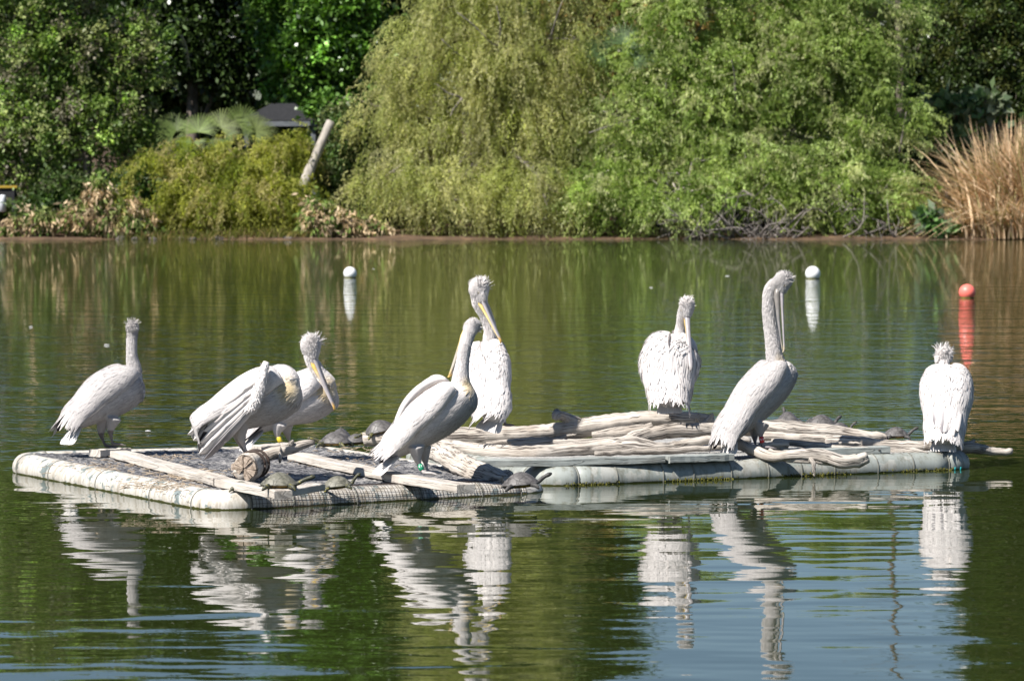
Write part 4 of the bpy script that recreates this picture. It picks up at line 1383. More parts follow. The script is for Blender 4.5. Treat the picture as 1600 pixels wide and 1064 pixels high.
def pelican(label, d, H, torso, neck, head, tip, crown, legs, tail, bands=(), wings=None, yellow=None, shag=1.0, legcol=SKIN, ruffle=1.0,
            belly=0.8, bill_up=None, tail_n=9, tail_w=.06, pouch=0.5, open_bill=0.0, seed=1, lower='yellow', nailc=(.62, .38, .10), tone=1.0, streak=.84):
    global rng
    keep_rng = rng
    rng = np.random.default_rng(seed)
    WHITE = WHITE0 * tone
    s = F / d
    Hv = np.array((math.cos(math.radians(H)), math.sin(math.radians(H)), 0))
    Lv = np.array((-Hv[1], Hv[0], 0))
    pt = lambda q: W(q[0], q[1], d + q[2])
    foot = np.mean([pt(l[-1]) for l in legs], 0)
    root = thing('pelican', foot, label, 'pelican')
    # torso loft
    TT = catmull(np.array([np.append(pt(q), q[3:5]) for q in torso]), 40)
    C, A, Bv = TT[:, :3], TT[:, 3], TT[:, 4]
    T = nrm(np.gradient(C, axis=0))
    Ls = nrm(Lv - T * (T @ Lv)[:, None])
    D = np.cross(T, Ls)
    acc = Acc()
    n = 28
    a = np.linspace(0, 2 * math.pi, n, endpoint=False)
    V = C[:, None] + np.sin(a)[None, :, None] * Ls[:, None] * A[:, None, None] + np.cos(a)[None, :, None] * D[:, None] * Bv[:, None, None]
    acc.add(np.vstack((V.reshape(-1, 3), C[0] - T[0] * Bv[0] * .5, C[-1] + T[-1] * Bv[-1] * .45)), ring_polys(40, n))
    # neck
    NN = catmull(np.array([np.append(pt(q), q[3]) for q in neck] + [np.append(pt(head), head[3] * .8)]), 40)
    v, p, _ = tube(NN[:, :3], NN[:, 3], 16)
    acc.add(v, p)
    hc = pt(head); hr = head[3]
    tp = pt(tip)
    Fd = nrm(tp - hc)
    cr = np.asarray(crown, float)
    Up = nrm(cr - Fd * np.dot(cr, Fd))
    Sd = np.cross(Up, Fd)
    # head: ellipsoid stretched along the bill axis, then the forehead wedge
    k = 14
    th = np.linspace(-1, 1, 11)
    prof = [(-1.0, .25, 0), (-.8, .66, 0), (-.5, .88, .04), (-.1, 1.0, .06), (.3, .95, .04), (.7, .78, 0), (1.05, .58, -.06), (1.35, .4, -.12)]
    Cc = np.array([hc + Fd * hr * x + Up * hr * z for x, w_, z in prof])
    Rr = np.array([hr * w_ for x, w_, z in prof])
    V = Cc[:, None] + (np.cos(a[None, :, None]) * Up * 1.0 + np.sin(a[None, :, None]) * Sd * .88) * Rr[:, None, None]
    acc.add(np.vstack((V.reshape(-1, 3), Cc[0], Cc[-1])), ring_polys(len(prof), n))
    # legs and webbed feet
    legl = []
    for l in legs:
        Lp = [pt(q) for q in l]
        r_l = [.062, .030, .0125, .013] if len(Lp) == 4 else ([.034, .0135, .013] if len(Lp) == 3 else [.02, .013])
        q = catmull(np.array([np.append(x, r_) for x, r_ in zip(Lp, r_l)]), 14)
        v, p, _ = tube(q[:, :3], q[:, 3], 10)
        acc.add(v, p)
        legl.append(q)
        f0 = Lp[-1]
        for az in (-.5, 0, .45):
            dr = Hv * math.cos(az) + Lv * math.sin(az)
            e = f0 + dr * .105 + np.array((0, 0, -.012))
            v, p, _ = tube(np.array([f0, (f0 + e) / 2 + np.array((0, 0, .008)), e]), [.012, .0095, .007], 8)
            acc.add(v, p)
        for az in (-.24, .22):
            dr = Hv * math.cos(az) + Lv * math.sin(az)
            sdv = np.cross((0, 0, 1), dr)
            C3 = np.array([f0 + dr * x + np.array((0, 0, -.004 - .06 * x)) for x in (.0, .04, .085)])
            vv, pp = [], None
            for c3, w_ in zip(C3, (.008, .018, .026)):
                for j in range(8):
                    an = j / 8 * 6.283
                    vv.append(c3 + sdv * w_ * math.cos(an) + np.array((0, 0, .0075)) * math.sin(an))
            vv += [C3[0], C3[-1]]
            acc.add(vv, ring_polys(3, 8))
    nm, co, fc, fn = remesh(np.concatenate(acc.V), acc.P, .0085, 5)
    # which part of the animal a point belongs to
    SP = np.vstack((C, NN[:, :3]))
    SR = np.concatenate(((A + Bv) / 2, NN[:, 3]))
    ST = np.vstack((-T, -nrm(np.gradient(NN[:, :3], axis=0))))
    isn = np.concatenate((np.zeros(40), np.ones(40)))
    LP = np.vstack([q[6:, :3] for q in legl])

    def classify(X):
        dd = np.linalg.norm(X[:, None, :] - SP[None], axis=2) / SR[None]
        k_ = dd.argmin(1)
        dl = np.linalg.norm(X[:, None, :] - LP[None], axis=2).min(1)
        dh = np.linalg.norm(X - hc, axis=1)
        zl = max(q[5, 2] for q in legl)
        leg = ((dl < .036) | (X[:, 2] < min(q[-1, 2] for q in legl) + .035)) & (X[:, 2] < zl)
        return k_, leg, dh

    def colours(X, Nf):
        k_, leg, dh = classify(X)
        c_ = np.repeat(WHITE[None], len(X), 0)
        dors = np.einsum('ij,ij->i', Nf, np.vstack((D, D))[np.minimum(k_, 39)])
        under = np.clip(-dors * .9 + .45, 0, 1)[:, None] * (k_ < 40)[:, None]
        c_ = c_ * (1 - under * (1 - belly))  # greyish belly plumage, deepened by underside shade put into the colour
        c_ = np.where((isn[k_] > 0)[:, None], c_ * np.array((.98, .985, 1.0)), c_)
        if yellow is not None:
            yc = pt(yellow)
            fy = np.clip(1.4 - np.linalg.norm(X - yc, axis=1) / yellow[3], 0, 1)[:, None] * .75
            c_ = c_ * (1 - fy) + np.array((.66, .50, .24)) * fy
        c_ = np.where(leg[:, None], legcol, c_)
        return c_, k_, leg, dh
    vn = np.zeros_like(co)
    # vertex normals approximated from the spine
    k_, _, _ = classify(co)
    vn = nrm(co - SP[k_])
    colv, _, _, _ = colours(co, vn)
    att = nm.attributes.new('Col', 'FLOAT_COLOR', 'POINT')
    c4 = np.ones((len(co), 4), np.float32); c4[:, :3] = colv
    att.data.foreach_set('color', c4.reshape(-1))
    nm.materials.clear(); nm.materials.append(M['plumage'])
    nm.name = 'body'
    body = bpy.data.objects.new('body', nm)
    COL.objects.link(body)
    put(body, root)

    # body plumage
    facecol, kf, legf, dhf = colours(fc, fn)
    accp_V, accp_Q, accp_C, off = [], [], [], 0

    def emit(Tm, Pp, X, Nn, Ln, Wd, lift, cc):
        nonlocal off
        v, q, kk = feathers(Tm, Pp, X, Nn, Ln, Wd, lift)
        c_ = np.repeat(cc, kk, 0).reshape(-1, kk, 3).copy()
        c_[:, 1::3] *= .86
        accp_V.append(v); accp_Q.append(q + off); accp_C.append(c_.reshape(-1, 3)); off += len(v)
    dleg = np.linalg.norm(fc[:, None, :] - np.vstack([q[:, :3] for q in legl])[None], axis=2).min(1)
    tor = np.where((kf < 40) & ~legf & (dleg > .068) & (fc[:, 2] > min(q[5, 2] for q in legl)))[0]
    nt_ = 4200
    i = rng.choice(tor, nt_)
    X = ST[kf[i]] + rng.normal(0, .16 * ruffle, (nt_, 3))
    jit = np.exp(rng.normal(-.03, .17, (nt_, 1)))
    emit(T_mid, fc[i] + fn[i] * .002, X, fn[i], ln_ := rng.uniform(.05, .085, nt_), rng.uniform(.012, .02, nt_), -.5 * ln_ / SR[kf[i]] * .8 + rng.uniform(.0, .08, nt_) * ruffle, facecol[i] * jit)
    nk = np.where((kf >= 40) & ~legf & (dhf > hr * .7))[0]
    if len(nk):
        n_ = 8500
        i = rng.choice(nk, n_)
        X = ST[kf[i]] + rng.normal(0, .3, (n_, 3))
        jit = np.exp(rng.normal(0, .1, (n_, 1)))
        emit(T_tuft, fc[i], X, fn[i], rng.uniform(.010, .021, n_) * shag, rng.uniform(.0022, .004, n_), rng.uniform(.0, .42, n_), facecol[i] * jit)
    hd = np.where((dhf < hr * 1.6) & (kf > 60))[0]
    fwd = (fc[hd] - hc) @ Fd
    hd = hd[fwd < hr * .65]
    n_ = 2600
    i = rng.choice(hd, n_)
    X = -Fd + Up * .2 + rng.normal(0, .5, (n_, 3))
    back = np.clip(((fc[i] - hc) @ (Up * .7 - Fd * .8)) / hr, 0, 1)
    emit(T_tuft, fc[i], X, fn[i], (rng.uniform(.010, .020, n_) + back * rng.uniform(0, .03, n_)) * shag, rng.uniform(.002, .0038, n_), rng.uniform(.1, .7, n_), facecol[i] * np.exp(rng.normal(0, .1, (n_, 1))))
    mk('plumage', np.concatenate(accp_V), np.concatenate(accp_Q), M['plumage'], root, np.concatenate(accp_C), kind='stuff')
    # crest: long wisps from the crown and nape
    n_ = 90
    dirs = nrm(Up[None] * 1.0 - Fd[None] * rng.uniform(-.2, 1.0, (n_, 1)) + Sd[None] * rng.normal(0, .55, (n_, 1)))
    Pp = hc + dirs * hr * .86
    Nn = nrm(np.cross(dirs, nrm(rng.normal(size=(n_, 3)))))
    v, q, kk = feathers(template([(0, .5, 0), (.4, .4, .05), (.75, .25, .02), (1, .04, -.12)], .2), Pp, dirs * .8 + np.array((0, 0, .35)) - Fd * .15 + rng.normal(0, .42, (n_, 3)), Nn, rng.uniform(.02, .058, n_) * shag, rng.uniform(.0018, .0036, n_), 0)
    mk('crest', v, q, M['plumage'], root, np.repeat((WHITE * .98)[None], len(v), 0))

    # bill
    bb = hc + Fd * hr * 1.02 - Up * hr * .1
    Lb = np.linalg.norm(tp - bb)
    bd = nrm(tp - bb)
    bu = nrm(Up - bd * np.dot(Up, bd))
    bs = np.cross(bu, bd)

    def mandible(rows, nm_, cols):
        V, cc = [], []
        k = 12
        for x, w_, hgt, z, c_ in rows:
            for j in range(k):
                an = j / k * 6.2832
                V.append(bb + bd * Lb * x + bs * w_ * math.cos(an) + bu * (z + hgt * math.sin(an)))
                cc.append(c_)
        V += [bb + bd * Lb * rows[0][0] + bu * rows[0][3], bb + bd * Lb * rows[-1][0] + bu * rows[-1][3]]
        cc += [rows[0][4], rows[-1][4]]
        return mk(nm_, V, ring_polys(len(rows), k), M['bill'], root, np.array(cc))
    gr, gl, nail = (.2, .185, .2), (.34, .315, .32), nailc
    mandible([(-.03, .026, .02, 0, gr), (.1, .021, .014, -.001, gl), (.3, .017, .010, -.003, gl), (.6, .017, .008, -.005, gl), (.85, .0175, .0075, -.006, gl), (.94, .014, .008, -.007, nail), (.985, .009, .009, -.012, nail), (1.0, .004, .006, -.018, nail)], 'upper_bill', None)
    ye, yo = (.62, .47, .16), (.55, .40, .16)
    gp = open_bill
    ye2 = (.5, .46, .38)
    if lower == 'grey':
        ye, ye2, yo = (.22, .20, .18), (.23, .22, .21), (.36, .31, .22)
        gl = (.16, .15, .155)
    if lower == 'base':
        ye, ye2, yo = (.66, .46, .12), (.42, .39, .38), (.4, .37, .36)
    if lower == 'full':
        ye2 = (.64, .50, .22)
    mandible([(-.06, .024, .022, -.026, ye), (.06, .022, .012 + .016 * pouch, -.026 - .012 * pouch, ye), (.2, .018, .009 + .013 * pouch, -.022 - .012 * pouch - gp * .4, ye), (.45, .0155, .007 + .007 * pouch, -.018 - .007 * pouch - gp, ye2), (.75, .0125, .006, -.016 - gp, ye2), (.93, .009, .005, -.014 - gp * .5, yo), (.975, .004, .003, -.014, yo)], 'lower_bill', None)
    # eyes with pale ring of bare skin
    for sg in (-1, 1):
        ec = hc + Fd * hr * .52 + Sd * sg * hr * .70 + Up * hr * .22
        en = nrm(Sd * sg + Fd * .25)
        u, vv = np.meshgrid(np.linspace(0, 2 * math.pi, 12, endpoint=False), np.linspace(0.02, math.pi - .02, 9))
        e1 = nrm(np.cross(en, Up)); e2_ = np.cross(en, e1)
        V = ec + (np.cos(vv)[..., None] * en * .8 + np.sin(vv)[..., None] * (np.cos(u)[..., None] * e1 + np.sin(u)[..., None] * e2_)) * .011
        cc = np.where((vv < .55)[..., None], (.01, .01, .01), np.where((vv < 1.1)[..., None], (.55, .5, .38), (.5, .42, .36)))
        mk('eye', np.vstack((V.reshape(-1, 3), V[0].mean(0), V[-1].mean(0))), ring_polys(9, 12), M['eye'], root, np.vstack((cc.reshape(-1, 3), [(.01,) * 3], [(.5, .4, .35)])))

    # tail fan
    rump = C[2]
    tv = pt(tail) - rump
    tl = np.linalg.norm(tv); tv = tv / tl
    tn = nrm(D[2] - tv * np.dot(D[2], tv)); ts = np.cross(tn, tv)
    for j in range(tail_n):
        f = (j - (tail_n - 1) / 2) / ((tail_n - 1) / 2)
        dr = nrm(tv + ts * f * .30 - tn * abs(f) * .05)
        place_feather(FE_tail, root, rump + ts * f * .05 - tn * (.004 * abs(j - tail_n // 2)) + tv * .0, dr, nrm(tn + ts * f * .25), tl * (1 - .1 * abs(f)) * rng.uniform(.97, 1.02), tail_w, 'tail_feather')

    # folded wings
    wp = {'tf': .9, 'tr': .1, 'top': (.42, .12, .05), 'low': (1.05, 1.42, 1.42), 'th': .042, 'lift': 0.0, 'long': .2, 'prim': .2, 'ntert': 7, 'nprim': 4, 'wrist': .02, 'droop': .25, 'ruf': 1.0, 'dark': 1}
    for sg in (1, -1):
        w_ = dict(wp)
        if sg > 0:
            w_['top'] = (.34, -.10, -.16)
        if wings:
            w_.update(wings.get('both', {}))
            w_.update(wings.get('left' if sg > 0 else 'right', {}))
        nu, nv = 26, 14
        uu, vv = np.meshgrid(np.linspace(0, 1, nu), np.linspace(0, 1, nv), indexing='ij')

        def surf(u, v, o=0.0):
            t = np.clip(w_['tf'] - u * (w_['tf'] - w_['tr']), 0, 1) * 39
            i0 = np.minimum(t.astype(int), 38); f = (t - i0)[..., None]
            lerp = lambda Z: Z[i0] * (1 - f) + Z[i0 + 1] * f
            c_, l_, d_ = lerp(C), lerp(Ls), lerp(D)
            a_ = (A[i0] * (1 - f[..., 0]) + A[i0 + 1] * f[..., 0]); b_ = (Bv[i0] * (1 - f[..., 0]) + Bv[i0 + 1] * f[..., 0])
            q3 = lambda tr: tr[0] * (1 - u) * (1 - 2 * u) + tr[1] * 4 * u * (1 - u) + tr[2] * u * (2 * u - 1)
            ph = q3(w_['top']) * (1 - v) + q3(w_['low']) * v
            # keep the wing from pinching in with the rump
            amin = .085 * np.clip(u * 1.6 - .35, 0, 1) + .02
            a_ = np.maximum(a_, amin + .03); b_ = np.maximum(b_, amin)
            wr = w_['wrist'] * np.exp(-((u - .1) / .16) ** 2) * np.sin(np.pi * np.clip(v, 0, 1)) ** .6
            edge = np.where(v < .5, np.maximum(np.clip(np.sin(np.pi * np.clip(v * .96 + .02, 0, 1)), 0, 1) ** .45, .72), np.clip(np.sin(np.pi * np.clip(v * .96 + .02, 0, 1)), 0, 1) ** .45) * np.clip(np.sin(np.pi * np.clip(u * .9 + .04, 0, 1)), 0, 1) ** .4
            off_ = o * (w_['th'] * edge + .008) + (o > 0) * wr + w_['lift'] * (1 - v) * np.sin(np.pi * np.clip(u + .12, 0, 1))
            return c_ + l_ * (np.sin(ph) * sg * (a_ + off_))[..., None] + d_ * (np.cos(ph) * (b_ + off_))[..., None]
        So = surf(uu, vv, 1.0)
        Si = surf(uu, vv, -.2)
        nV = nu * nv
        idx = np.arange(nV).reshape(nu, nv)
        q = np.stack((idx[:-1, :-1], idx[:-1, 1:], idx[1:, 1:], idx[1:, :-1]), -1).reshape(-1, 4)
        if sg > 0:
            q = q[:, ::-1]
        bdl = list(idx[0, :]) + list(idx[1:, -1]) + list(idx[-1, -2::-1]) + list(idx[-2:0:-1, 0])
        sides = [(bdl[i], bdl[(i + 1) % len(bdl)], bdl[(i + 1) % len(bdl)] + nV, bdl[i] + nV) for i in range(len(bdl))]
        aw = Acc()
        aw.add(np.vstack((So.reshape(-1, 3), Si.reshape(-1, 3))), list(q) + list(q[:, ::-1] + nV) + sides, WHITE * .97)
        # coverts in staggered rows, each laid on the curve of the wing
        Lw = float(np.linalg.norm(surf(np.array([1.0]), np.array([.5]), 1.0) - surf(np.array([.02]), np.array([.5]), 1.0)))
        rows = 27
        for r_ in range(rows):
            u0 = .045 + .87 * r_ / (rows - 1)
            m_ = int(27 - 6 * u0)
            v0 = np.clip((np.arange(m_) + (.5 if r_ % 2 else .15) + rng.uniform(-.2, .2, m_) * w_['ruf']) / m_, .02, .985)
            u1 = np.clip(u0 + rng.uniform(-.02, .02, m_), .005, 1)
            ln = (.075 + .13 * u0 ** 1.1) * rng.uniform(.8, 1.25, m_)
            wd = (.017 + .013 * u0) * rng.uniform(.8, 1.2, m_)
            Tv, Tq = T_big
            Hw = np.linalg.norm(surf(u1, v0 * 0 + .85, 1.0) - surf(u1, v0 * 0 + .15, 1.0), axis=1) / .62 + .03
            sl = (w_['droop'] * (1 - .5 * v0) * min(1, u0 * 3) + rng.normal(0, .11 * w_['ruf'], m_))
            ue = u1[:, None] + Tv[None, :, 0] * (ln / Lw)[:, None]
            ve = v0[:, None] + (Tv[None, :, 0] * (ln * sl)[:, None] + Tv[None, :, 1] * wd[:, None]) / Hw[:, None]
            uc = np.minimum(ue, 1.08)
            vc = np.clip(ve, .0, 1.0)
            Ps = surf(uc, vc, 1.0)
            No = nrm(Ps - surf(uc, vc, -.6))
            rise = (.0012 + Tv[None, :, 0] ** 1.5 * (rng.uniform(.001, .0065, m_) * w_['ruf'] ** 1.2)[:, None] - np.abs(Tv[None, :, 1]) * .004)
            v = Ps + No * rise[..., None] + tv * ((ue - uc) * Lw)[..., None]
            g = np.clip(rng.normal(.06, .2, m_) + .25 * u0 + (1 - tone) * .6, 0, .9)[:, None]
            cc = WHITE * (1 - g) + GREYF * g
            k_ = len(Tv)
            qq = (Tq[None] + (np.arange(m_) * k_)[:, None, None]).reshape(-1, 4)
            if sg > 0:
                qq = qq[:, ::-1]
            ccv = np.repeat(cc, k_, 0).reshape(-1, k_, 3).copy()
            ccv[:, 1::3] *= streak
            ccv[:, 12:] *= 1.05
            aw.add(v.reshape(-1, 3), list(qq), ccv.reshape(-1, 3))
        wo = aw.build('wing', M['plumage'], root)
        # long tertials and secondaries trailing past the rump, then dark primaries beneath
        for j in range(w_['ntert']):
            f = j / max(1, w_['ntert'] - 1)
            v1 = np.array([.05 + .86 * f]); u1 = np.array([.80 - .1 * f + rng.uniform(-.03, .03)])
            P0 = surf(u1, v1, .9)[0]
            Pu = nrm(surf(np.clip(u1 + .08, 0, 1), v1, .6)[0] - surf(u1 - .12, v1, 1.0)[0])
            Nn = nrm(P0 - surf(u1, v1, -.6)[0])
            X = nrm(Pu * .75 + tv * .5 + rng.normal(0, .05, 3) * w_['ruf'])
            place_feather(FE_white if rng.random() < .6 else FE_grey, wo, P0, X, Nn, w_['long'] * rng.uniform(.85, 1.15), .052, 'flight_feather')
        for j in range(w_['nprim']):
            f = j / max(1, w_['nprim'] - 1)
            v1 = np.array([.35 + .45 * f]); u1 = np.array([.88])
            P0 = surf(u1, v1, .2)[0]
            Nn = nrm(P0 - surf(u1, v1, -.6)[0])
            Pu = nrm(surf(np.array([1.0]), v1, .2)[0] - surf(np.array([.6]), v1, .4)[0])
            place_feather(FE_dark, wo, P0 - Nn * .012, nrm(Pu * .6 + tv * .6 + rng.normal(0, .04, 3)), Nn, w_['prim'] * rng.uniform(.85, 1.1), .036, 'flight_feather')
    # leg bands
    for li, f, colr, printed in bands:
        ql = legl[li]
        i0 = int(f * 13)
        c = ql[i0, :3]; ax = nrm(ql[min(13, i0 + 1), :3] - ql[i0 - 1, :3])
        hb = .022
        v, p, _ = tube(np.array([c - ax * hb, c - ax * (hb - .002), c + ax * (hb - .002), c + ax * hb]), [.016, .0185, .0185, .016], 16)
        b_ = mk('leg_band', v, p, M[colr], root)
        if printed:
            s1 = nrm(np.cross(ax, (0, 1, 0))); s2 = np.cross(s1, ax)
            if s2[1] > 0:
                s2 = -s2; s1 = -s1
            ap = Acc()
            for ang, segs in ((-.55, [(-.6, -.6, .6, -.6), (0, -.6, 0, .6)]), (.35, [(-.5, -.6, -.5, .6), (-.5, -.6, .5, -.6), (-.5, 0, .5, 0), (.5, -.6, .5, 0)])):
                for x0, z0, x1, z1 in segs:
                    pts = []
                    for x, z in ((x0, z0), (x1, z1)):
                        aa = ang + x * .28
                        pts.append(c + (s1 * math.sin(aa) + s2 * math.cos(aa)) * .0192 + ax * z * .012)
                    v, p, _ = tube(np.array(pts), .0016, 4)
                    ap.add(v, p)
            ap.build('band_print', M['band_print'], b_)
    rng = keep_rng
    return root, body, dict(C=C, Ls=Ls, D=D, T=T, pt=pt, Hv=Hv, Lv=Lv)


# 1 far left, looking away
pelican('leftmost pelican standing on a board with head turned straight away', 26.6, 32,
        [(112, 668, -.16, .04, .035), (132, 648, -.09, .10, .095), (160, 627, 0, .14, .15), (188, 611, .09, .15, .16), (207, 601, .14, .125, .135), (215, 596, .17, .07, .08)],
        [(206, 602, .13, .085), (209, 578, .13, .058), (206, 556, .12, .040), (206, 532, .12, .037)], (207, 514, .13, .049), (212, 522, .6, 0), (0, -.2, 1),
        [[(163, 652, .0), (158, 674, .02), (161, 688, .03), (165, 697, .02)], [(178, 652, -.06), (173, 670, -.05), (174, 684, -.05), (176, 694, -.06)]],
        (94, 694, -.2), yellow=None, belly=.66, seed=11, tone=.80, streak=.68)
# 2 preening, head hidden behind raised wing
r2_, b2_, g2 = pelican('pelican on the cracked stub with its head buried behind a raised wing', 24.5, -8,
        [(306, 678, .0, .05, .045), (338, 657, 0, .105, .10), (385, 640, 0, .13, .135), (425, 627, 0, .145, .15), (452, 614, 0, .12, .125), (464, 606, 0, .06, .07)],
        [(446, 612, 0.0, .10), (449, 596, .03, .085), (440, 585, .07, .068), (420, 588, .13, .052), (402, 600, .16, .045)], (390, 614, .18, .05), (345, 655, .2, 0), (-.5, .2, 1),
        [[(376, 664, -.05), (377, 685, -.06), (383, 700, -.06), (388, 709, -.1)], [(368, 664, .1), (372, 684, .12), (378, 700, .1), (385, 709, .02)]],
        (325, 708, .05), yellow=(449, 606, -.1, .09), belly=.56,
        wings={'right': {'lift': .07, 'tf': .84, 'low': (.95, 1.35, 1.5), 'wrist': .055, 'th': .04}, 'left': {'lift': .06, 'wrist': .03}}, legcol=np.array((.42, .38, .36)), seed=12, tone=.95)
# 3 behind it, bill down on the chest
pelican('shaggy headed pelican with yellow leg band and bill slanting down before its breast', 26.5, 8,
        [(402, 672, -.02, .035, .03), (426, 655, 0, .09, .085), (456, 636, 0, .135, .14), (485, 625, 0, .15, .16), (508, 614, 0, .125, .135), (518, 606, 0, .07, .08)],
        [(508, 612, 0.0, .095), (509, 598, -.02, .066), (498, 581, -.03, .044), (487, 562, -.04, .044)], (485, 542, -.05, .068), (525, 639, -.18, 0), (.55, -.25, .8),
        [[(437, 662, -.08), (433, 676, -.08), (437, 688, -.08), (441, 697, -.1)], [(447, 662, .08), (449, 676, .1), (452, 688, .1), (455, 695, .08)]],
        (372, 702, .0), bands=((0, .66, 'band_yellow', False),), yellow=(512, 606, -.1, .085), belly=.62, shag=1.5,
        wings={'both': {'lift': .03, 'wrist': .045, 'tf': .86, 'low': (1.0, 1.45, 1.4), 'prim': .3, 'nprim': 6}}, legcol=np.array((.42, .38, .33)), lower='base', seed=13)
# 4 back to camera, on the thick log
pelican('pelican seen from behind on the thick log with bill tucked over its shoulder', 26.8, 72,
        [(772, 656, -.26, .05, .04), (768, 632, -.17, .10, .09), (765, 602, -.04, .145, .14), (764, 573, .06, .15, .15), (763, 552, .12, .12, .12), (763, 542, .16, .07, .07)],
        [(763, 552, .12, .085), (766, 531, .11, .052), (765, 510, .1, .044), (758, 490, .08, .046), (750, 473, .06, .054)], (748, 454, .04, .07), (785, 534, -.14, 0), (.5, -.2, .85),
        [[(779, 625, .02), (784, 642, .03), (786, 655, .03), (790, 664, .02)], [(758, 625, .05), (757, 642, .06), (757, 655, .06), (757, 664, .05)]],
        (757, 672, -.33), bands=((0, .7, 'band_grey', False),), shag=1.5, ruffle=1.4, belly=.9, pouch=.3,
        wings={'both': {'ruf': 1.7, 'droop': .1, 'nprim': 2, 'prim': .14}}, lower='full', seed=14)
# 5 green band, bill behind the neck
pelican('pelican with green leg band turning its bill back behind its neck', 24.5, 10,
        [(612, 712, -.02, .04, .035), (632, 692, 0, .085, .085), (662, 666, 0, .13, .14), (695, 641, .0, .145, .155), (721, 619, 0, .12, .13), (732, 606, 0, .07, .075)],
        [(722, 614, 0, .09), (720, 592, 0, .058), (723, 566, 0, .043), (727, 541, .0, .041), (733, 521, .02, .042)], (736, 512, .05, .054), (703, 590, .13, 0), (.7, .3, .5),
        [[(650, 698, -.06), (652, 716, -.06), (657, 729, -.06), (662, 739, -.08)], [(661, 698, .06), (664, 716, .08), (666, 728, .08), (669, 737, .06)]],
        (580, 738, -.02), bands=((0, .72, 'band_green', True),), yellow=(735, 600, -.06, .06), belly=.54,
        wings={'left': {'lift': .055, 'wrist': .03, 'tf': .82, 'top': (.0, .0, .0), 'th': .045}, 'right': {'wrist': .035, 'tf': .84}}, legcol=np.array((.4, .37, .35)), seed=15)
# 6 back to camera, ruffled, bill straight down
pelican('ruffled pelican seen from behind with its bill pointing straight down its back', 27.2, 82,
        [(1046, 632, -.24, .06, .05), (1045, 612, -.15, .12, .10), (1044, 582, -.02, .175, .16), (1046, 558, .06, .17, .16), (1054, 541, .11, .13, .12), (1058, 532, .15, .07, .07)],
        [(1055, 545, .11, .09), (1062, 527, .11, .056), (1065, 510, .09, .042), (1068, 494, .05, .046)], (1073, 480, .0, .061), (1080, 578, -.24, 0), (.1, -1, .5),
        [[(1040, 618, .02), (1036, 632, .03), (1036, 640, .03), (1037, 645, .0)], [(1054, 618, .02), (1055, 632, .03), (1054, 640, .03), (1053, 645, .0)]],
        (1046, 645, -.3), ruffle=2.0, belly=.95, shag=1.1, pouch=1.0,
        wings={'both': {'ruf': 2.4, 'droop': .1, 'th': .04, 'nprim': 1, 'prim': .12}, 'left': {'low': (1.25, 1.7, 1.6)}, 'right': {'low': (1.4, 1.9, 1.9), 'lift': .05, 'long': .24, 'th': .05, 'nprim': 3}}, lower='base', nailc=(.4, .37, .36), seed=16)
# 7 red band, long upright neck
pelican('tallest pelican with red leg band and bill hanging straight down from a long neck', 26.3, 28,
        [(1134, 694, -.15, .04, .035), (1150, 668, -.09, .085, .085), (1177, 634, -.01, .13, .135), (1204, 604, .07, .145, .145), (1222, 584, .11, .12, .12), (1229, 570, .14, .07, .07)],
        [(1220, 584, .1, .085), (1211, 560, .08, .062), (1207, 531, .07, .053), (1203, 501, .06, .049), (1202, 474, .05, .05), (1207, 452, .04, .055)], (1222, 441, .0, .062), (1227, 551, -.10, 0), (1, .1, .35),
        [[(1190, 662, -.07), (1188, 676, -.09), (1190, 686, -.1), (1192, 699, -.1)], [(1178, 664, .06), (1179, 680, .08), (1180, 692, .08), (1182, 700, .06)]],
        (1129, 714, -.2), bands=((0, .72, 'band_red', True),), yellow=(1228, 560, -.02, .07), belly=.56, pouch=.75, open_bill=.013, shag=1.25,
        wings={'both': {'long': .24, 'nprim': 3}}, legcol=np.array((.25, .22, .22)), lower='grey', nailc=(.5, .42, .3), seed=17, tone=.82, streak=.68)
# 8 far right, hunched, back to camera
pelican('rightmost pelican seen from behind with hunched wispy head', 27.1, 86,
        [(1474, 692, -.25, .06, .05), (1476, 668, -.17, .11, .10), (1478, 634, -.04, .165, .16), (1478, 604, .06, .17, .16), (1477, 587, .11, .135, .12), (1476, 579, .14, .08, .08)],
        [(1476, 590, .12, .09), (1475, 575, .13, .05), (1474, 566, .13, .045)], (1474, 560, .14, .066), (1462, 590, .55, 0), (.1, -.3, 1),
        [[(1466, 668, .02), (1464, 682, .03), (1464, 690, .03), (1464, 697, .0)], [(1490, 668, .02), (1492, 682, .03), (1492, 690, .03), (1492, 697, .0)]],
        (1474, 704, -.33), ruffle=1.3, belly=.9, shag=1.5,
        wings={'both': {'ruf': 1.5, 'droop': .05, 'nprim': 0}}, tail_n=9, seed=18)

# the opened hand of the preening pelican's near wing: downy arm and hanging flight feathers
pt = g2['pt']
arm = catmull(np.array([np.append(pt(q), q[3]) for q in ((416, 566, -.2, .022), (409, 590, -.235, .034), (404, 612, -.25, .036), (397, 632, -.25, .034), (388, 643, -.24, .02))]), 18)
v, p, _ = tube(arm[:, :3], arm[:, 3], 12)
aw = Acc()
aw.add(v, p, WHITE)
n_ = 700
k = rng.integers(1, 17, n_)
T_, S_, U_ = frames(arm[:, :3])
an = rng.uniform(0, 6.28, n_)
Nn = S_[k] * np.cos(an)[:, None] + U_[k] * np.sin(an)[:, None]
Pp = arm[k, :3] + Nn * arm[k, 3][:, None] + T_[k] * rng.uniform(-.01, .01, (n_, 1))
vv, q, kk = feathers(T_tuft, Pp, T_[k] + rng.normal(0, .4, (n_, 3)), Nn, rng.uniform(.015, .03, n_), rng.uniform(.006, .01, n_), rng.uniform(.1, .6, n_))
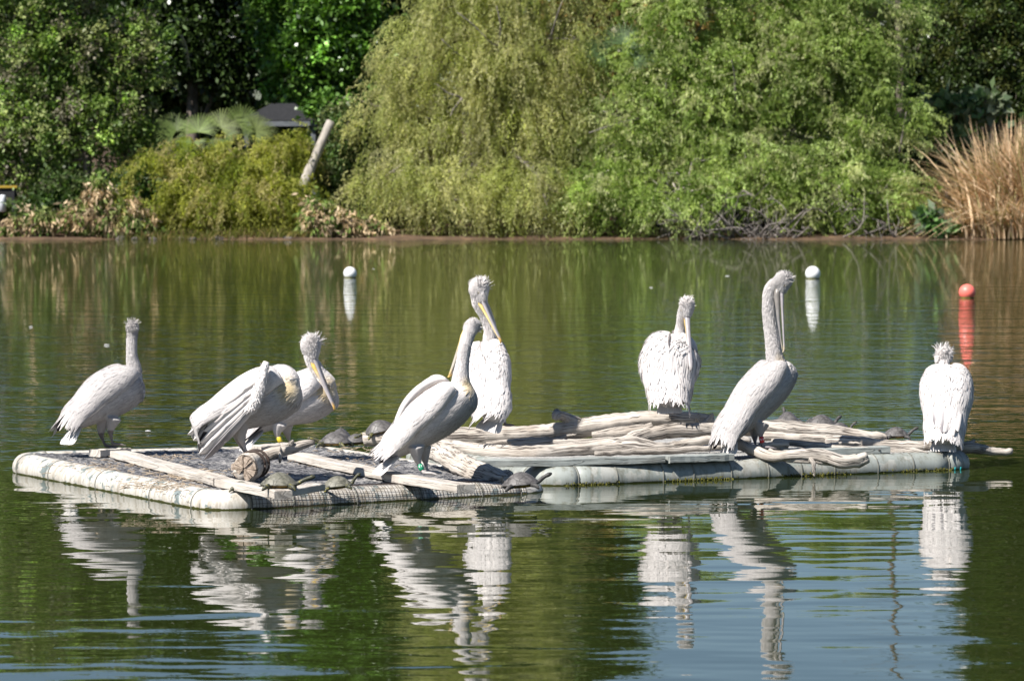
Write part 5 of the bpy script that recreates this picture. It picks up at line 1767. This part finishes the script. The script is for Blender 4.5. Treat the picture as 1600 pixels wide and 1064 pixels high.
aw.add(vv, list(q), np.repeat((WHITE * np.exp(rng.normal(0, .08, (n_, 1)))), kk, 0))
wo = aw.build('raised_wing_arm', M['plumage'], r2_)
e0 = [(396, 632, -.25), (392, 638, -.25), (387, 643, -.24), (400, 622, -.25), (402, 612, -.245), (404, 602, -.24), (406, 592, -.235)]
e1 = [(318, 716, -.1), (324, 709, -.12), (336, 698, -.15), (311, 708, -.12), (303, 698, -.12), (297, 688, -.11), (292, 676, -.1)]
for i in range(len(e0)):
    for s in range(2):
        a_ = pt(e0[i]) + rng.normal(0, .006, 3)
        b_ = pt(e1[i]) + rng.normal(0, .010, 3)
        X = b_ - a_
        L_ = np.linalg.norm(X) * (1 - .1 * s)
        place_feather(FE_white if (i > 2 or s) else FE_grey, wo, a_ + np.array((0, .004 * i + .008 * s, 0)), X, np.array((.1, -1, .35)) + rng.normal(0, .03, 3), L_, .085 if i > 2 else .055, 'flight_feather')


# ------------------------------------------------------------------ turtles
def shell_mat(name, cols):
    m, N, L, B = new_mat(name)
    tc = N.new('ShaderNodeTexCoord')
    vo = N.new('ShaderNodeTexVoronoi')
    vo.feature = 'DISTANCE_TO_EDGE'
    vo.inputs['Scale'].default_value = 20
    L.new(tc.outputs['Object'], vo.inputs['Vector'])
    rv = ramp(N, [(0.0, (0.45, 0.45, 0.45)), (0.06, (1, 1, 1))])
    L.new(vo.outputs[0], rv.inputs[0])
    n = noise(N, L, 30, 4, .6)
    r = ramp(N, cols)
    L.new(n.outputs[0], r.inputs[0])
    L.new(mixc(N, L, r.outputs[0], rv.outputs[0], 1.0, 'MULTIPLY'), B.inputs['Base Color'])
    B.inputs['Roughness'].default_value = .5
    bump(N, L, rv.outputs[0], .5, .004, B)
    return m


M['shell_dark'] = shell_mat('dark_shell', [(0.3, (0.045, 0.042, 0.04)), (0.7, (0.14, 0.13, 0.125))])
M['shell_olive'] = shell_mat('olive_shell', [(0.3, (0.07, 0.07, 0.05)), (0.7, (0.2, 0.19, 0.15))])
M['plastron'] = simple_mat('plastron', [(0.35, (0.03, 0.025, 0.015)), (0.65, (0.28, 0.18, 0.04))], 30, .6)
m, N, L, B = new_mat('turtle_skin')
wv = noise(N, L, 40, 2, .5, 'Object', (1, 4, 4))
r = ramp(N, [(.45, (0.03, 0.033, 0.022)), (.58, (0.05, 0.05, 0.03)), (.66, (0.3, 0.27, 0.06))])
L.new(wv.outputs[0], r.inputs[0]); L.new(r.outputs[0], B.inputs['Base Color']); B.inputs['Roughness'].default_value = .6
M['tskin'] = m
M['tskin_dark'] = simple_mat('dark_turtle_skin', [(0.3, (0.025, 0.025, 0.025)), (0.7, (0.09, 0.085, 0.08))], 40, .6)


def turtle(label, c, heading, size, headup=.5, headyaw=0.0, pitch=0.0, roll=0.0, mat='shell_dark', skin='tskin', neck=1.0, dome=.42):
    """c: world point under the shell centre; size: shell length"""
    t = thing('turtle', c, label, 'turtle', 'turtles basking on the rafts')
    h = math.radians(heading)
    Mx = Matrix.Rotation(h, 3, 'Z') @ Matrix.Rotation(-math.radians(pitch), 3, 'Y') @ Matrix.Rotation(math.radians(roll), 3, 'X')
    Rm = np.array(Mx)
    Lh = size / 2
    # carapace
    a = np.linspace(0, 2 * math.pi, 28, endpoint=False)
    rows = [(1.0, .0), (1.03, .05), (.98, .14), (.88, .28), (.72, .5), (.5, .76), (.26, .93), (.08, 1.0)]
    Hh = size * dome
    V = []
    for r_, z in rows:
        for x in a:
            keel = 1 + .04 * math.exp(-(math.sin(x) / .2) ** 2)
            flare = 1 + .05 * (math.cos(2 * x + math.pi) < -.2) * (r_ > .95) * math.sin(x * 12) ** 2
            xx = math.cos(x) * Lh * r_ * flare * (1.0 if math.cos(x) > 0 else 1.06)
            yy = math.sin(x) * Lh * .77 * r_ * flare
            V.append((xx, yy, size * .1 + z * Hh * keel * .8))
    V += [(0, 0, size * .09), (0, 0, size * .1 + Hh * .83)]
    V = np.array(V) * (1, 1, 1)
    o = mk('shell', V @ Rm.T, ring_polys(len(rows), 28), M[mat])
    def attach(o):
        o.parent = t
    attach(o)
    V = []
    for r_, z in ((.6, .02), (.85, .05), (.93, .10), (.9, .13)):
        for x in a:
            V.append((math.cos(x) * Lh * r_, math.sin(x) * Lh * .74 * r_, size * z))
    V += [(0, 0, size * .015), (0, 0, size * .13)]
    attach(mk('plastron', np.array(V) @ Rm.T, ring_polys(4, 28), M['plastron']))
    acc = Acc()
    v, p, _ = tube(np.array([(-Lh * .85, 0, size * .1), (-Lh * .7, 0, size * .1), (0, 0, size * .1), (Lh * .6, 0, size * .1), (Lh * .8, 0, size * .1)]), np.array([.05, .2, .33, .22, .06]) * size, 12, flat=.28)
    acc.add(v, p)
    yw = math.radians(headyaw)
    nl = size * .26 * neck
    hd = np.array((math.cos(yw) * math.cos(headup), math.sin(yw) * math.cos(headup), math.sin(headup)))
    n0 = np.array((Lh * .55, 0, size * .12)); n1 = np.array((Lh * .92, 0, size * .13))
    n2 = n1 + hd * nl * .6 + np.array((0, 0, size * .01)); n3 = n1 + hd * nl
    hv = nrm(hd * .75 + np.array((math.cos(yw), math.sin(yw), 0)) * .5)
    h1 = n3 + hv * size * .07; h2 = n3 + hv * size * .14; h3 = n3 + hv * size * .175
    v, p, _ = tube(catmull([n0, n1, n2, n3], 10), np.linspace(.075, .052, 10) * size, 10)
    acc.add(v, p)
    v, p, _ = tube(np.array([n3 - hv * size * .04, n3, h1, h2, h3]), np.array([.045, .06, .066, .048, .024]) * size, 10)
    acc.add(v, p)
    for sx, sy, fw in ((.62, .58, .5), (.62, -.58, .5), (-.6, .55, -.6), (-.6, -.55, -.6)):
        s0 = np.array((Lh * sx * .8, Lh * sy * .8, size * .1))
        kn = np.array((Lh * (sx + fw * .22), Lh * sy * 1.45, size * .075))
        ft = np.array((Lh * (sx + fw * .5), Lh * sy * 1.6, size * .012))
        v, p, _ = tube(catmull([s0, kn, ft, ft + np.array((fw * .05 * size, 0, 0))], 10), np.array([.075, .075, .07, .066, .06, .055, .05, .05, .042, .025]) * size, 8)
        acc.add(v, p)
    v, p, _ = tube(np.array([(-Lh * .8, 0, size * .1), (-Lh * 1.05, 0, size * .07), (-Lh * 1.22, .01, size * .04)]), np.array([.045, .025, .008]) * size, 6)
    acc.add(v, p)
    nm, co, fc, fn = remesh(np.concatenate(acc.V) @ Rm.T, acc.P, max(.0045, size * .02), 3)
    nm.materials.clear(); nm.materials.append(M[skin]); nm.name = 'body'
    b = bpy.data.objects.new('body', nm)
    COL.objects.link(b)
    attach(b)
    for sg in (-1, 1):
        ec = n3 + hv * size * .1 + np.cross((0, 0, 1), hv) * sg * size * .05 + np.array((0, 0, size * .02))
        u, vv = np.meshgrid(np.linspace(0, 6.283, 8, endpoint=False), np.linspace(-1.4, 1.4, 5))
        E = ec + np.stack((np.cos(u) * np.cos(vv), np.sin(u) * np.cos(vv), np.sin(vv)), -1) * size * .014
        attach(mk('eye', np.vstack((E.reshape(-1, 3), E[0].mean(0), E[-1].mean(0))) @ Rm.T, ring_polys(5, 8), M['eye'], col=(.01, .01, .008)))
    return t


turtle('big dark turtle with raised head at the back of the left raft', on1(523, 697), 165, .25, .35, 20)
turtle('dark turtle peering over behind the big dark turtle', on1(531, 690) + np.array((0, .15, .0)), 95, .22, 1.0, -10)
turtle('dark turtle between the big dark turtle and the end of the thick log', on1(556, 695) + np.array((0, .05, 0)), 20, .19, .1, 0, pitch=3)
turtle('dark turtle lying on the left end of the thick log', W(594, 676, 27.6), 185, .23, -.2, 0, pitch=-14, roll=-10)
turtle('big olive turtle stretching its neck on the board end', on1(437, 763, TH), 2, .235, .42, 0, mat='shell_olive', neck=1.5)
turtle('olive turtle with head held high on the front edge of the deck', on1(528, 764), 5, .2, .85, 0, pitch=6, mat='shell_olive', neck=1.2)
turtle('small green turtle on the front pipe below the cracked stub', on1(377, 766, .0), -12, .14, .35, -10, pitch=4, mat='shell_olive')
turtle('dark turtle raising its head on the front corner of the left raft', on1(815, 763, .01) + np.array((0, .03, 0)), 3, .245, .55, 0, pitch=5, skin='tskin_dark', neck=1.1)
turtle('dark turtle with upright head behind the split log next to the tallest pelican', W(1231, 662, 28.0), 100, .22, 1.3, 0, skin='tskin_dark', neck=1.2)
turtle('dark turtle of which only the head shows right of the upright headed one', W(1243, 668, 28.0), 10, .17, .9, 0, skin='tskin_dark')
turtle('dark turtle with rounded shell in the middle of the row behind the split log', W(1283, 668, 28.0), 10, .23, .75, 30, skin='tskin_dark')
turtle('dark turtle lifting its head behind the torn end of the split log', W(1312, 675, 27.9), 8, .17, .9, 0, skin='tskin_dark', neck=1.2)
turtle('lone dark turtle behind the thin log left of the rightmost pelican', W(1400, 685, 27.3), 8, .2, .7, 0, skin='tskin_dark', neck=1.3)


# ------------------------------------------------------------------ buoys and drifting feathers
def buoy(label, px, py_w, r_px, colr):
    b = WZ(px, py_w, 0)
    s = F / b[1]
    r_ = r_px / s
    t = thing('buoy', b, label, 'buoy')
    u, vv = np.meshgrid(np.linspace(0, 2 * math.pi, 40, endpoint=False), np.linspace(-1.5, 1.5, 25))
    S = np.stack((np.cos(u) * np.cos(vv), np.sin(u) * np.cos(vv), np.sin(vv)), -1) * r_
    S[..., 2] += r_ * .66
    mk('float', np.vstack((S.reshape(-1, 3), S[0].mean(0), S[-1].mean(0))) + b, ring_polys(25, 40), colr, t)
    R_ = [(-.015, .0), (-.012, .006), (.018, .008), (.022, .0)]
    rr = math.sqrt(max(0, 1 - .62 ** 2)) * r_
    V, p, _ = tube(np.array([b + np.array((0, 0, z)) for z, w_ in R_]), [rr + w_ for z, w_ in R_], 40)
    mk('algae_band', V, p, simple_mat('algae_band', [(0.4, (0.03, 0.032, 0.008)), (0.6, (0.12, 0.12, 0.02))], 30, .9), t)
    V, p, _ = tube(np.array([b + np.array((0, 0, -r_ * .3)), b + np.array((.05, 0, -1.4))]), .008, 6)
    mk('mooring_line', V, p, M['wire'], t)


m, N, L, B = new_mat('buoy_white'); B.inputs['Base Color'].default_value = (.78, .78, .77, 1); B.inputs['Roughness'].default_value = .4; M['buoy_w'] = m
m, N, L, B = new_mat('buoy_red'); B.inputs['Base Color'].default_value = (.82, .17, .13, 1); B.inputs['Roughness'].default_value = .45; M['buoy_r'] = m
buoy('white ball buoy floating left of centre in front of the willow', 547, 434, 10.3, M['buoy_w'])
buoy('white ball buoy floating right behind the tallest pelican', 1270, 435.5, 11.8, M['buoy_w'])
buoy('coral red ball buoy floating near the right edge', 1511, 465.5, 13, M['buoy_r'])
for px, py, wh in ((45, 510, 'far left above the raft corner'), (163, 538, 'left of the head of the leftmost pelican'), (231, 672, 'just right of the breast of the leftmost pelican'), (1140, 431, 'left of the right hand white buoy'), (1020, 449, 'above left of the ruffled pelican head'), (583, 420, 'right of the left hand white buoy')):
    b = WZ(px, py, .006)
    k = .05 if py > 480 else .07
    o = mk('floating_feather', T_big[0] * np.array((k * 1.6, k, k)), T_big[1], M['plumage'], col=(.75, .74, .73))
    o.location = tuple(b); o.rotation_euler = (0, 0, px)
    tag(o, 'tiny white feather drifting on the water ' + wh, 'feather', 'feathers drifting on the lake')
